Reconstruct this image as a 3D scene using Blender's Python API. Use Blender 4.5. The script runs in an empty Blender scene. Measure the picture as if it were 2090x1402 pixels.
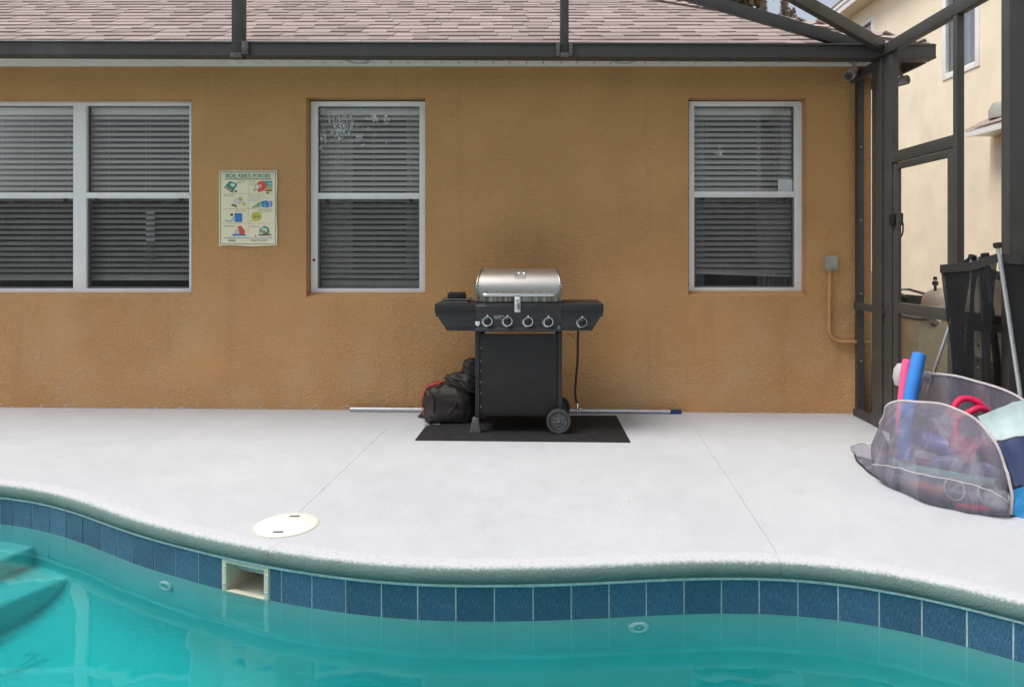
import bpy, bmesh, math, random
from mathutils import Vector, Matrix, noise
R = math.radians
random.seed(7)

# ------------------------------------------------------------------ camera, world, sun
scene = bpy.context.scene
COL = scene.collection
cam_data = bpy.data.cameras.new('camera'); cam = bpy.data.objects.new('camera', cam_data); COL.objects.link(cam)
cam.location = (0, 0, 1.3); cam.rotation_euler = (R(90), 0, 0)
cam_data.sensor_width = 36; cam_data.lens = 24.0
cam_data.shift_x = -45 / 2090; cam_data.shift_y = -184 / 2090
cam_data.clip_start = 0.05; cam_data.clip_end = 1500
scene.camera = cam

SUN_EL, SUN_AZ = R(61), R(259)          # azimuth clockwise from +Y: to the left, a little behind the camera
world = bpy.data.worlds.new('World'); scene.world = world; world.use_nodes = True
wn = world.node_tree; wn.nodes.clear()
sky = wn.nodes.new('ShaderNodeTexSky'); sky.sky_type = 'NISHITA'; sky.sun_disc = False
sky.sun_elevation = SUN_EL; sky.sun_rotation = SUN_AZ
sky.air_density = 1.0; sky.dust_density = 1.5; sky.ozone_density = 1.0
hs = wn.nodes.new('ShaderNodeHueSaturation'); hs.inputs['Saturation'].default_value = 0.42
bg = wn.nodes.new('ShaderNodeBackground'); bg.inputs['Strength'].default_value = 0.115
wo = wn.nodes.new('ShaderNodeOutputWorld')
wn.links.new(sky.outputs[0], hs.inputs['Color']); wn.links.new(hs.outputs[0], bg.inputs['Color']); wn.links.new(bg.outputs[0], wo.inputs['Surface'])

sd = bpy.data.lights.new('sun', 'SUN'); sd.energy = 2.2; sd.angle = R(32); sd.color = (1.0, 0.965, 0.92)
sun = bpy.data.objects.new('sun', sd); COL.objects.link(sun)
sv = Vector((math.sin(SUN_AZ) * math.cos(SUN_EL), math.cos(SUN_AZ) * math.cos(SUN_EL), math.sin(SUN_EL)))
sun.rotation_euler = (-sv).to_track_quat('-Z', 'Y').to_euler()
sun.location = sv * 30

vs = scene.view_settings
vs.view_transform = 'Standard'; vs.look = 'None'; vs.gamma = 1.0; vs.use_curve_mapping = False
vs.exposure = 0.56
scene.render.engine = 'CYCLES'
cy = scene.cycles
cy.use_denoising = True
cy.max_bounces = 12; cy.diffuse_bounces = 4; cy.glossy_bounces = 4; cy.transmission_bounces = 8; cy.transparent_max_bounces = 24
cy.caustics_reflective = False; cy.caustics_refractive = True
cy.sample_clamp_indirect = 6

# ------------------------------------------------------------------ layout helpers (photograph pixel + distance -> point of the place)
F = 1393.0
def P(x, y, d): return Vector(((x - 1090) * d / F, d, 1.3 - (y - 517) * d / F))
def G(x, y, z=0.0):
    d = F * (1.3 - z) / (y - 517)
    return Vector(((x - 1090) * d / F, d, z))
def refr(x, y):                         # where the sight line through a pixel meets the water, and its direction below it
    S = G(x, y, WATZ); v = (S - Vector((0, 0, 1.3))).normalized(); n = Vector((0, 0, 1)); e = 1/1.333; c = -v.dot(n)
    return S, (v*e + n*(e*c - math.sqrt(1 - e*e*(1-c*c)))).normalized()
def GW(x, y, z):
    S, v = refr(x, y); return S + v*((z - S.z)/v.z)
def dz(x, y):                           # the deck falls a little towards the right along the house
    return -0.0072 * (x + 0.6) * min(1.0, max(0.0, (y - 4.0) / 0.8))
WY = 5.64                               # house wall face
WS = WY / F                             # metres per pixel on it
def wx(x): return (x - 1090) * WS
def wz(y): return 1.3 - (y - 517) * WS

# ------------------------------------------------------------------ mesh builder
ORG = {}
def org(o): return ORG.get(o.name, Vector((0, 0, 0))) if o is not None else Vector((0, 0, 0))

class MB:
    def __init__(s): s.v = []; s.f = []; s.m = []; s.cur = 0
    def mat(s, i): s.cur = i; return s
    def add(s, vs, fs):
        b = len(s.v); s.v += [Vector(p) for p in vs]
        for f in fs: s.f.append([b + i for i in f]); s.m.append(s.cur)
        return s
    def box(s, a, b, M=None):
        (x0, y0, z0), (x1, y1, z1) = a, b
        vs = [Vector(p) for p in ((x0,y0,z0),(x1,y0,z0),(x1,y1,z0),(x0,y1,z0),(x0,y0,z1),(x1,y0,z1),(x1,y1,z1),(x0,y1,z1))]
        if M is not None: vs = [M @ p for p in vs]
        return s.add(vs, [(0,3,2,1),(4,5,6,7),(0,1,5,4),(1,2,6,5),(2,3,7,6),(3,0,4,7)])
    def bar(s, a, b, w, h, up=(0,0,1)):   # rectangular bar, w across, h along 'up'
        a, b = Vector(a), Vector(b); t = (b - a).normalized(); u = Vector(up); sd_ = t.cross(u).normalized(); u = sd_.cross(t).normalized()
        vs = []
        for p in (a, b):
            for i, j in ((-1,-1),(1,-1),(1,1),(-1,1)): vs.append(p + sd_ * (i*w/2) + u * (j*h/2))
        return s.add(vs, [(0,1,2,3),(7,6,5,4),(0,4,5,1),(1,5,6,2),(2,6,7,3),(3,7,4,0)])
    def tube(s, path, r, n=12, caps=True, closed=False):
        path = [Vector(p) for p in path]; k = len(path)
        rs = r if isinstance(r, (list, tuple)) else [r] * k
        vs = []; prev = None
        for i, p in enumerate(path):
            if closed: t = path[(i+1) % k] - path[i-1]
            else: t = path[min(i+1, k-1)] - path[max(i-1, 0)]
            t.normalize()
            if prev is None:
                u = t.cross(Vector((0,0,1)))
                if u.length < 1e-3: u = t.cross(Vector((1,0,0)))
            else: u = prev - t * prev.dot(t)
            u.normalize(); w = t.cross(u); prev = u
            for j in range(n):
                a = 2*math.pi*j/n; vs.append(p + u * (math.cos(a)*rs[i]) + w * (math.sin(a)*rs[i]))
        fs = []
        for i in range(k if closed else k-1):
            for j in range(n):
                a, b = i*n + j, i*n + (j+1) % n; c, d = ((i+1) % k)*n + (j+1) % n, ((i+1) % k)*n + j
                fs.append((a, b, c, d))
        if caps and not closed: fs += [tuple(range(n-1, -1, -1)), tuple((k-1)*n + j for j in range(n))]
        return s.add(vs, fs)
    def lathe(s, prof, o, axis=(0,0,1), n=24):   # prof: (radius, height along axis)
        o = Vector(o); ax = Vector(axis).normalized()
        u = ax.cross(Vector((0,0,1)))
        if u.length < 1e-3: u = Vector((1,0,0))
        u.normalize(); w = ax.cross(u); vs = []
        for r, h in prof:
            for j in range(n):
                a = 2*math.pi*j/n; vs.append(o + ax*h + u*(r*math.cos(a)) + w*(r*math.sin(a)))
        k = len(prof); fs = []
        for i in range(k-1):
            for j in range(n): fs.append((i*n+j, i*n+(j+1)%n, (i+1)*n+(j+1)%n, (i+1)*n+j))
        if prof[0][0] > 1e-6: fs.append(tuple(range(n-1,-1,-1)))
        if prof[-1][0] > 1e-6: fs.append(tuple((k-1)*n+j for j in range(n)))
        return s.add(vs, fs)
    def prism(s, poly, fn, t0, t1):      # poly: 2D points, fn(a, b, t) -> 3D
        n = len(poly); vs = [fn(a, b, t0) for a, b in poly] + [fn(a, b, t1) for a, b in poly]
        fs = [tuple(range(n-1,-1,-1)), tuple(range(n, 2*n))] + [(i, (i+1)%n, n+(i+1)%n, n+i) for i in range(n)]
        return s.add(vs, fs)
    def grid(s, pts):                    # rows of points
        r, c = len(pts), len(pts[0]); vs = [p for row in pts for p in row]
        return s.add(vs, [(i*c+j, i*c+j+1, (i+1)*c+j+1, (i+1)*c+j) for i in range(r-1) for j in range(c-1)])
    def mesh(s, name, mats, bevel=0, seg=2, off=Vector((0,0,0)), angle=35, weld=False):
        me = bpy.data.meshes.new(name)
        me.from_pydata([tuple(p - off) for p in s.v], [], s.f)
        mats = mats if isinstance(mats, (list, tuple)) else [mats]
        for m in mats: me.materials.append(m)
        me.polygons.foreach_set('material_index', s.m); me.update()
        bm = bmesh.new(); bm.from_mesh(me)
        if weld: bmesh.ops.remove_doubles(bm, verts=bm.verts, dist=1e-5)
        bmesh.ops.recalc_face_normals(bm, faces=bm.faces)
        if bevel:
            es = [e for e in bm.edges if len(e.link_faces) == 2 and e.calc_face_angle(0) > R(30)]
            bmesh.ops.bevel(bm, geom=es, offset=bevel, segments=seg, profile=0.6, affect='EDGES', clamp_overlap=True)
        bm.to_mesh(me); bm.free()
        for p in me.polygons: p.use_smooth = True
        me.set_sharp_from_angle(angle=R(angle))
        return me
    def build(s, name, mats, parent=None, bevel=0, seg=2, angle=35, weld=False, origin=None):
        po = org(parent)
        o0 = Vector(origin) if origin is not None else po.copy()
        if origin is None and parent is None:
            lo = Vector((min(p[i] for p in s.v) for i in range(3))); hi = Vector((max(p[i] for p in s.v) for i in range(3)))
            o0 = Vector(((lo.x+hi.x)/2, (lo.y+hi.y)/2, lo.z))
        me = s.mesh(name, mats, bevel, seg, o0, angle, weld)
        o = bpy.data.objects.new(name, me); COL.objects.link(o)
        if parent is not None: o.parent = parent
        o.location = o0 - po; ORG[o.name] = o0
        return o

def thing(name, label, cat, loc=(0,0,0), group=None):
    o = bpy.data.objects.new(name, None); COL.objects.link(o); o.location = loc; o.empty_display_size = 0.1
    ORG[o.name] = Vector(loc); tag(o, label, cat, group); return o
def tag(o, label=None, cat=None, group=None, kind=None):
    if label: o['label'] = label
    if cat: o['category'] = cat
    if group: o['group'] = group
    if kind: o['kind'] = kind
    return o
def inst(name, me, loc, parent=None, rot=(0,0,0), scale=(1,1,1)):   # object sharing mesh data
    o = bpy.data.objects.new(name, me); COL.objects.link(o)
    if parent is not None: o.parent = parent
    o.location = Vector(loc) - org(parent); o.rotation_euler = rot; o.scale = scale; ORG[o.name] = Vector(loc)
    return o
def catmull(pts, n=10, closed=False):
    out = []; k = len(pts)
    for i in range(k if closed else k-1):
        g = (lambda q: pts[q % k]) if closed else (lambda q: pts[max(0, min(k-1, q))])
        p0, p1, p2, p3 = g(i-1), g(i), g(i+1), g(i+2)
        for j in range(n):
            t = j/n; out.append(0.5*((2*p1) + (p2-p0)*t + (2*p0-5*p1+4*p2-p3)*t*t + (3*p1-p0-3*p2+p3)*t**3))
    if not closed: out.append(pts[-1].copy())
    return out

# ------------------------------------------------------------------ materials
def lin(r, g, b):
    f = lambda c: (c/255/12.92 if c/255 <= 0.04045 else ((c/255+0.055)/1.055)**2.4)
    return (f(r), f(g), f(b))
class NT:
    def __init__(s, name):
        s.m = bpy.data.materials.new(name); s.m.use_nodes = True; s.t = s.m.node_tree; s.t.nodes.clear()
        s.out = s.n('ShaderNodeOutputMaterial'); s.tc = None
    def n(s, t, **kw):
        o = s.t.nodes.new(t)
        for k, v in kw.items(): setattr(o, k, v)
        return o
    def l(s, a, b): s.t.links.new(a, b)
    def co(s):
        if s.tc is None: s.tc = s.n('ShaderNodeTexCoord')
        return s.tc.outputs['Object']
    def noise(s, scale, detail=4, rough=0.55, dist=0.0, co=None):
        o = s.n('ShaderNodeTexNoise'); o.inputs['Scale'].default_value = scale; o.inputs['Detail'].default_value = detail
        o.inputs['Roughness'].default_value = rough; o.inputs['Distortion'].default_value = dist
        s.l(co or s.co(), o.inputs['Vector']); return o.outputs['Fac']
    def ramp(s, fac, stops):
        o = s.n('ShaderNodeValToRGB'); e = o.color_ramp.elements
        while len(e) < len(stops): e.new(0.5)
        for i, (p, c) in enumerate(stops):
            e[i].position = p; e[i].color = (*c, 1) if not isinstance(c, (int, float)) else (c, c, c, 1)
        s.l(fac, o.inputs['Fac']); return o.outputs['Color']
    def mix(s, fac, a, b, mode='MIX'):
        o = s.n('ShaderNodeMix', data_type='RGBA', blend_type=mode)
        for sock, v in ((o.inputs['Factor'], fac), (o.inputs['A'], a), (o.inputs['B'], b)):
            if isinstance(v, (int, float)): sock.default_value = v
            elif isinstance(v, tuple): sock.default_value = (*v, 1) if len(v) == 3 else v
            else: s.l(v, sock)
        return o.outputs['Result']
    def math(s, op, a, b=0.0, clamp=False):
        o = s.n('ShaderNodeMath', operation=op, use_clamp=clamp)
        for i, v in enumerate((a, b)):
            if isinstance(v, (int, float)): o.inputs[i].default_value = v
            else: s.l(v, o.inputs[i])
        return o.outputs[0]
    def bump(s, h, dist=0.002, strength=1.0, normal=None):
        o = s.n('ShaderNodeBump'); o.inputs['Strength'].default_value = strength; o.inputs['Distance'].default_value = dist
        s.l(h, o.inputs['Height'])
        if normal is not None: s.l(normal, o.inputs['Normal'])
        return o.outputs['Normal']
    def bsdf(s, col, rough=0.6, metal=0.0, normal=None, spec=0.5, coat=0.0):
        o = s.n('ShaderNodeBsdfPrincipled'); o.inputs['Specular IOR Level'].default_value = spec
        o.inputs['Coat Weight'].default_value = coat
        for k, v in (('Base Color', col), ('Roughness', rough), ('Metallic', metal)):
            if isinstance(v, (int, float)): o.inputs[k].default_value = v
            elif isinstance(v, tuple): o.inputs[k].default_value = (*v, 1)
            else: s.l(v, o.inputs[k])
        if normal is not None: s.l(normal, o.inputs['Normal'])
        return o.outputs[0]
    def done(s, sh): s.l(sh, s.out.inputs['Surface']); return s.m

def plain(name, col, rough=0.55, metal=0.0, var=0.15, scale=14, bump=0.0, bscale=200, spec=0.5, coat=0.0, dirt=None):
    t = NT(name); c = tuple(col)
    dk = tuple(x*(1-var) for x in c); lt = tuple(min(1, x*(1+var)) for x in c)
    colr = t.ramp(t.noise(scale, 5, 0.6), [(0.3, dk), (0.7, lt)])
    if dirt:
        msk = t.ramp(t.noise(scale*0.6, 8, 0.7, 0.6), [(0.56, 0.0), (0.72, 1.0)])
        colr = t.mix(t.math('MULTIPLY', msk, dirt[1]), colr, dirt[0])
    nrm = t.bump(t.noise(bscale, 3, 0.6), bump) if bump else None
    rg = t.ramp(t.noise(scale*2.3, 4), [(0.3, max(0.02, rough-0.08)), (0.7, min(1, rough+0.08))])
    return t.done(t.bsdf(colr, rg, metal, nrm, spec, coat))
def flat(name, col, rough=0.6): return plain(name, col, rough, var=0.06, scale=30)

M = {}
# stucco: skip-trowelled, with soot drifting up the wall behind the grill
def stucco():
    t = NT('tan_stucco'); co = t.co()
    map1 = t.n('ShaderNodeMapping'); map1.inputs['Scale'].default_value = (1, 1, 1.35); t.l(co, map1.inputs['Vector'])
    a = t.noise(50, 2.5, 0.5, 0.9, map1.outputs[0]); b = t.noise(115, 3, 0.6, 0.3); big = t.noise(1.3, 4, 0.55)
    aa = t.ramp(a, [(0.40, 0.0), (0.56, 0.8), (0.72, 1.0)])
    patch = t.ramp(t.noise(1.7, 3), [(0.30, 0.45), (0.58, 1.0)])
    h = t.math('ADD', t.math('MULTIPLY', aa, patch), t.math('MULTIPLY', b, 0.35))
    nrm = t.bump(h, 0.0050, 1.0)
    base = t.ramp(big, [(0.3, (0.60, 0.325, 0.134)), (0.7, (0.66, 0.365, 0.155))])
    fine = t.ramp(b, [(0.3, 0.86), (0.7, 1.06)])
    colr = t.mix(0.6, base, fine, 'MULTIPLY')
    # soot: smear above the grill (object coordinates are metres from the house corner origin)
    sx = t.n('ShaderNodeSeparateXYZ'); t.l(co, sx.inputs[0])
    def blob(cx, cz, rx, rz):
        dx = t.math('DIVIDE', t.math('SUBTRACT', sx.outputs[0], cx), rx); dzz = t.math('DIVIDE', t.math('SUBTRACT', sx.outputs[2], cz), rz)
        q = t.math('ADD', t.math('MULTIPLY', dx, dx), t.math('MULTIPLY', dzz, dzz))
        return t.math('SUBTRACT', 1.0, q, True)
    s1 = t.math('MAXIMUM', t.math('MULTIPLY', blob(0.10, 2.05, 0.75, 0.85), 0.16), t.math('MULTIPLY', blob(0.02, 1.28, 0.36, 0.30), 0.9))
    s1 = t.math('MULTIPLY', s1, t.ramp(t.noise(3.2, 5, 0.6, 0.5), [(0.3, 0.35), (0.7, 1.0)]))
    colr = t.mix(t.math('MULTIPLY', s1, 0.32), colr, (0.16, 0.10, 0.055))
    lowm = t.math('MULTIPLY', t.math('SUBTRACT', 1.15, sx.outputs[2]), 1.6, True)
    fade = t.ramp(t.noise(1.9, 5, 0.62, 0.4), [(0.46, 0.0), (0.66, 1.0)])
    colr = t.mix(t.math('MULTIPLY', t.math('MULTIPLY', fade, lowm), 0.38), colr, (0.60, 0.42, 0.26))
    mpd = t.n('ShaderNodeMapping'); mpd.inputs['Scale'].default_value = (9, 1, 0.7); t.l(co, mpd.inputs['Vector'])
    drip = t.ramp(t.noise(1.0, 4, 0.6, 0, mpd.outputs[0]), [(0.56, 0.0), (0.72, 1.0)])
    colr = t.mix(t.math('MULTIPLY', drip, 0.14), colr, (0.28, 0.16, 0.08))
    chip = t.ramp(t.noise(23, 2, 0.5), [(0.80, 0.0), (0.82, 1.0)])
    colr = t.mix(chip, colr, (0.62, 0.48, 0.32))
    return t.done(t.bsdf(colr, 0.85, 0, nrm, 0.25))
M['stucco'] = stucco()
M['stucco_trim'] = plain('tan_painted_trim', (0.62, 0.34, 0.14), 0.7, var=0.06, bump=0.0006, bscale=150)
M['neighbor_stucco'] = plain('cream_stucco', (0.90, 0.80, 0.615), 0.85, var=0.05, scale=1.6, bump=0.004, bscale=38, spec=0.2)
def deck_mat():
    t = NT('white_deck_paint')
    big = t.noise(0.9, 5, 0.55); mid = t.noise(7, 5, 0.6); fine = t.noise(160, 3, 0.6)
    c = t.ramp(big, [(0.3, (0.53, 0.545, 0.565)), (0.7, (0.60, 0.612, 0.628))])
    c = t.mix(0.55, c, t.ramp(mid, [(0.3, 0.93), (0.7, 1.03)]), 'MULTIPLY')
    c = t.mix(0.35, c, t.ramp(t.noise(75, 3, 0.7), [(0.35, 0.90), (0.65, 1.05)]), 'MULTIPLY')
    sp = t.ramp(t.noise(30, 2, 0.5), [(0.79, 0.0), (0.81, 1.0)])
    c = t.mix(t.math('MULTIPLY', sp, 0.55), c, (0.30, 0.28, 0.25))
    st = t.ramp(t.noise(2.1, 6, 0.65, 0.8), [(0.60, 0.0), (0.75, 1.0)])
    c = t.mix(t.math('MULTIPLY', st, 0.32), c, (0.45, 0.445, 0.43))
    h = t.math('ADD', fine, t.math('MULTIPLY', t.noise(45, 3), 0.8))
    return t.done(t.bsdf(c, t.ramp(mid, [(0.3, 0.5), (0.7, 0.66)]), 0, t.bump(h, 0.0022, 0.8), 0.3))
M['deck'] = deck_mat()
def coping_mat():                       # deck paint rolled over the nose; grey-green colour on the face below
    t = NT('coping_paint'); sx = t.n('ShaderNodeSeparateXYZ'); g = t.n('ShaderNodeNewGeometry'); t.l(g.outputs['Position'], sx.inputs[0])
    n1 = t.noise(75, 3, 0.7, 0.4); n2 = t.noise(160, 3, 0.6); n3 = t.noise(1.6, 3)
    nz = t.n('ShaderNodeSeparateXYZ'); t.l(g.outputs['Normal'], nz.inputs[0])
    edge = t.math('ADD', t.math('ADD', nz.outputs[2], t.math('MULTIPLY', t.math('SUBTRACT', n1, 0.5), 0.75)), t.math('MULTIPLY', t.math('SUBTRACT', n3, 0.5), 0.2))
    msk = t.ramp(edge, [(0.58, 0.0), (0.96, 1.0)])
    face_col = t.ramp(n2, [(0.3, (0.13, 0.19, 0.175)), (0.7, (0.20, 0.285, 0.262))])
    grime = t.ramp(t.noise(4.5, 6, 0.7), [(0.5, 0.0), (0.8, 1.0)])
    face_col = t.mix(t.math('MULTIPLY', grime, 0.5), face_col, (0.10, 0.12, 0.09))
    sc = t.ramp(t.noise(120, 2), [(0.66, 0.0), (0.72, 1.0)])
    face_col = t.mix(t.math('MULTIPLY', sc, 0.3), face_col, (0.40, 0.50, 0.47))
    c = t.mix(msk, face_col, (0.60, 0.605, 0.62))
    h = t.math('ADD', n1, t.math('MULTIPLY', n2, 0.6))
    return t.done(t.bsdf(c, 0.75, 0, t.bump(h, 0.004, 0.9), 0.25))
M['coping'] = coping_mat()
M['joint'] = plain('joint_filler', (0.54, 0.54, 0.54), 0.9, var=0.3)
def tile_mat():
    t = NT('blue_glazed_tile'); oi = t.n('ShaderNodeObjectInfo')
    a = t.noise(46, 5, 0.72); b = t.noise(11, 4, 0.6)
    c = t.ramp(a, [(0.32, (0.014, 0.048, 0.105)), (0.50, (0.045, 0.105, 0.185)), (0.68, (0.17, 0.25, 0.34))])
    c = t.mix(t.math('MULTIPLY', b, 0.6), c, (0.030, 0.08, 0.15))
    sc_ = t.ramp(t.noise(70, 4, 0.75), [(0.56, 0.0), (0.68, 1.0)])
    c = t.mix(t.math('MULTIPLY', sc_, 0.55), c, (0.22, 0.30, 0.37))
    v = t.math('ADD', t.math('MULTIPLY', oi.outputs['Random'], 0.45), 0.98)
    hsv = t.n('ShaderNodeHueSaturation'); t.l(v, hsv.inputs['Value']); t.l(c, hsv.inputs['Color'])
    return t.done(t.bsdf(hsv.outputs[0], 0.22, 0, t.bump(a, 0.0016, 0.6), 0.5))
M['tile'] = tile_mat()
M['grout'] = plain('pale_grout', (0.74, 0.78, 0.77), 0.8, var=0.2, scale=40, bump=0.001, bscale=150)
def plaster(name, stain):
    t = NT(name)
    c = t.ramp(t.noise(1.6, 6, 0.65), [(0.3, (0.30, 0.63, 0.63)), (0.7, (0.38, 0.71, 0.71))])
    if stain:
        st = t.ramp(t.noise(2.6, 7, 0.72, 1.2), [(0.60, 0.0), (0.68, 1.0)])
        c = t.mix(t.math('MULTIPLY', st, 0.4), c, (0.05, 0.27, 0.29))
    return t.done(t.bsdf(c, 0.8, 0, t.bump(t.noise(60, 3), 0.002, 0.4), 0.2))
M['plaster'] = plaster('pool_plaster', False); M['plaster_floor'] = plaster('stained_pool_plaster', True)
def water():
    t = NT('pool_water')
    w = t.n('ShaderNodeMapping'); w.inputs['Scale'].default_value = (1.0, 0.55, 1.0); t.l(t.co(), w.inputs['Vector'])
    h = t.math('ADD', t.noise(2.3, 2, 0.45, 0.2, w.outputs[0]), t.math('MULTIPLY', t.noise(7.0, 1.5, 0.4, 0.0, w.outputs[0]), 0.10))
    nrm = t.bump(h, 0.013, 0.5)
    fr = t.n('ShaderNodeFresnel'); fr.inputs['IOR'].default_value = 1.333; t.l(nrm, fr.inputs['Normal'])
    g = t.n('ShaderNodeNewGeometry'); fac = t.math('MULTIPLY', fr.outputs[0], t.math('SUBTRACT', 1.0, g.outputs['Backfacing']))
    gs_ = t.n('ShaderNodeBsdfGlass'); gs_.inputs['IOR'].default_value = 1.333; gs_.inputs['Roughness'].default_value = 0.0; t.l(nrm, gs_.inputs['Normal'])
    gl = t.n('ShaderNodeBsdfGlossy'); gl.inputs['Roughness'].default_value = 0.0; t.l(nrm, gl.inputs['Normal'])
    mx = t.n('ShaderNodeMixShader'); t.l(t.math('MULTIPLY', fac, 0.6, True), mx.inputs[0]); t.l(gs_.outputs[0], mx.inputs[1]); t.l(gl.outputs[0], mx.inputs[2])
    va = t.n('ShaderNodeVolumeAbsorption'); va.inputs['Color'].default_value = (0.0, 0.955, 0.955, 1); va.inputs['Density'].default_value = 1.35
    t.l(va.outputs[0], t.out.inputs['Volume'])
    return t.done(mx.outputs[0])
M['water'] = water()
M['lime'] = flat('white_lime_spots', (0.85, 0.87, 0.86))
def glass(name='window_glass', tint=(0.99, 0.99, 0.98), dirt=0.0):
    t = NT(name); fr = t.n('ShaderNodeFresnel'); fr.inputs['IOR'].default_value = 1.55
    tr = t.n('ShaderNodeBsdfTransparent'); tr.inputs['Color'].default_value = (*tint, 1)
    nrm = t.bump(t.noise(1.6, 2), 0.004, 0.5)
    gl = t.n('ShaderNodeBsdfGlossy'); gl.inputs['Roughness'].default_value = 0.02; t.l(nrm, gl.inputs['Normal'])
    mx = t.n('ShaderNodeMixShader'); t.l(t.math('MULTIPLY', fr.outputs[0], 0.55, True), mx.inputs[0]); t.l(tr.outputs[0], mx.inputs[1]); t.l(gl.outputs[0], mx.inputs[2])
    return t.done(mx.outputs[0])
M['glass'] = glass()
M['far_glass'] = plain('neighbor_glass', (0.42, 0.46, 0.55), 0.08, var=0.1, scale=2, spec=0.8)
def mesh_cloth(name, col, cover, rough=0.8, weave=900):
    t = NT(name); tr = t.n('ShaderNodeBsdfTransparent')
    d = t.bsdf(t.ramp(t.noise(5, 4), [(0.3, tuple(c*0.8 for c in col)), (0.7, tuple(min(1, c*1.15) for c in col))]), rough, 0, None, 0.25)
    mx = t.n('ShaderNodeMixShader')
    t.l(t.ramp(t.noise(4, 5, 0.6), [(0.3, max(0, cover-0.08)), (0.7, min(1, cover+0.08))]), mx.inputs[0])
    t.l(tr.outputs[0], mx.inputs[1]); t.l(d, mx.inputs[2]); return t.done(mx.outputs[0])
M['insect_screen'] = mesh_cloth('insect_screen', (0.085, 0.085, 0.083), 0.30)
M['cage_screen'] = mesh_cloth('cage_screen', (0.10, 0.10, 0.10), 0.06)
def bag_cloth():                         # stretched folds gather the mesh more densely along creases
    t = NT('grey_bag_mesh'); tr = t.n('ShaderNodeBsdfTransparent')
    mp = t.n('ShaderNodeMapping'); mp.inputs['Scale'].default_value = (9, 9, 1.6); mp.inputs['Rotation'].default_value = (0, 0.45, 0); t.l(t.co(), mp.inputs['Vector'])
    f = t.noise(1.0, 4, 0.6, 0.6, mp.outputs[0]); g_ = t.noise(3.2, 4, 0.6, 0.8)
    fold = t.ramp(f, [(0.38, 0.0), (0.50, 0.25), (0.60, 1.0)])
    col = t.mix(fold, (0.20, 0.185, 0.23), (0.28, 0.262, 0.31))
    cov = t.math('ADD', t.math('MULTIPLY', fold, 0.10), t.math('ADD', t.math('MULTIPLY', g_, 0.20), 0.48), True)
    mx = t.n('ShaderNodeMixShader'); t.l(cov, mx.inputs[0]); t.l(tr.outputs[0], mx.inputs[1]); t.l(t.bsdf(col, 0.7, 0, None, 0.3), mx.inputs[2])
    return t.done(mx.outputs[0])
M['bag_mesh'] = bag_cloth()
M['fence_mesh'] = mesh_cloth('black_fence_mesh', (0.012, 0.012, 0.013), 0.90)
M['vinyl'] = plain('white_vinyl', (0.90, 0.885, 0.85), 0.35, var=0.04, scale=6, dirt=((0.5, 0.48, 0.42), 0.15))
M['slat'] = plain('white_slat', (0.86, 0.835, 0.785), 0.4, var=0.05)
M['curtain'] = plain('grey_curtain', (0.66, 0.67, 0.65), 0.9, var=0.1)
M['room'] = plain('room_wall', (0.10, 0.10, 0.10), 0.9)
M['cage'] = plain('bronze_aluminium', (0.060, 0.057, 0.053), 0.5, var=0.10, scale=5, spec=0.4, dirt=((0.16, 0.155, 0.14), 0.25))
M['cage_worn'] = plain('chalky_bronze', (0.115, 0.108, 0.095), 0.8, var=0.35, scale=60)
M['gutter'] = plain('bronze_gutter', (0.060, 0.057, 0.054), 0.5, var=0.08, scale=3, spec=0.4, dirt=((0.15, 0.145, 0.135), 0.3))
M['soffit'] = plain('white_soffit', (0.86, 0.86, 0.84), 0.55, var=0.05, dirt=((0.42, 0.41, 0.38), 0.3))
M['hole'] = plain('vent_hole', (0.012, 0.012, 0.012), 0.9)
def shingle(name, c):
    t = NT(name); oi = t.n('ShaderNodeObjectInfo')
    a = t.noise(260, 3, 0.7); b = t.noise(2.0, 5, 0.6)
    col = t.ramp(a, [(0.3, tuple(x*0.72 for x in c)), (0.7, tuple(x*1.25 for x in c))])
    col = t.mix(0.5, col, t.ramp(b, [(0.3, 0.8), (0.7, 1.12)]), 'MULTIPLY')
    v = t.math('ADD', t.math('MULTIPLY', oi.outputs['Random'], 0.22), 0.9)
    hsv = t.n('ShaderNodeHueSaturation'); t.l(v, hsv.inputs['Value']); t.l(col, hsv.inputs['Color'])
    return t.done(t.bsdf(hsv.outputs[0], 0.95, 0, t.bump(a, 0.002, 0.8), 0.2))
M['shingle0'] = shingle('brown_shingle', (0.43, 0.35, 0.315))
M['shingle1'] = shingle('rosy_shingle', (0.46, 0.37, 0.335))
M['shingle2'] = shingle('dark_shingle', (0.385, 0.31, 0.28))
M['felt'] = plain('roof_felt', (0.05, 0.04, 0.036), 0.95)
M['black_paint'] = plain('black_powder_coat', (0.0195, 0.019, 0.0185), 0.46, var=0.2, scale=8, bump=0.0003, bscale=400, dirt=((0.07, 0.065, 0.06), 0.3))
M['black_panel'] = plain('black_cart_panel', (0.0115, 0.0112, 0.011), 0.58, var=0.25, scale=5, dirt=((0.075, 0.07, 0.065), 0.35))
M['grey_panel'] = plain('charcoal_panel', (0.032, 0.032, 0.0335), 0.42, var=0.15, scale=9, spec=0.5)
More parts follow.
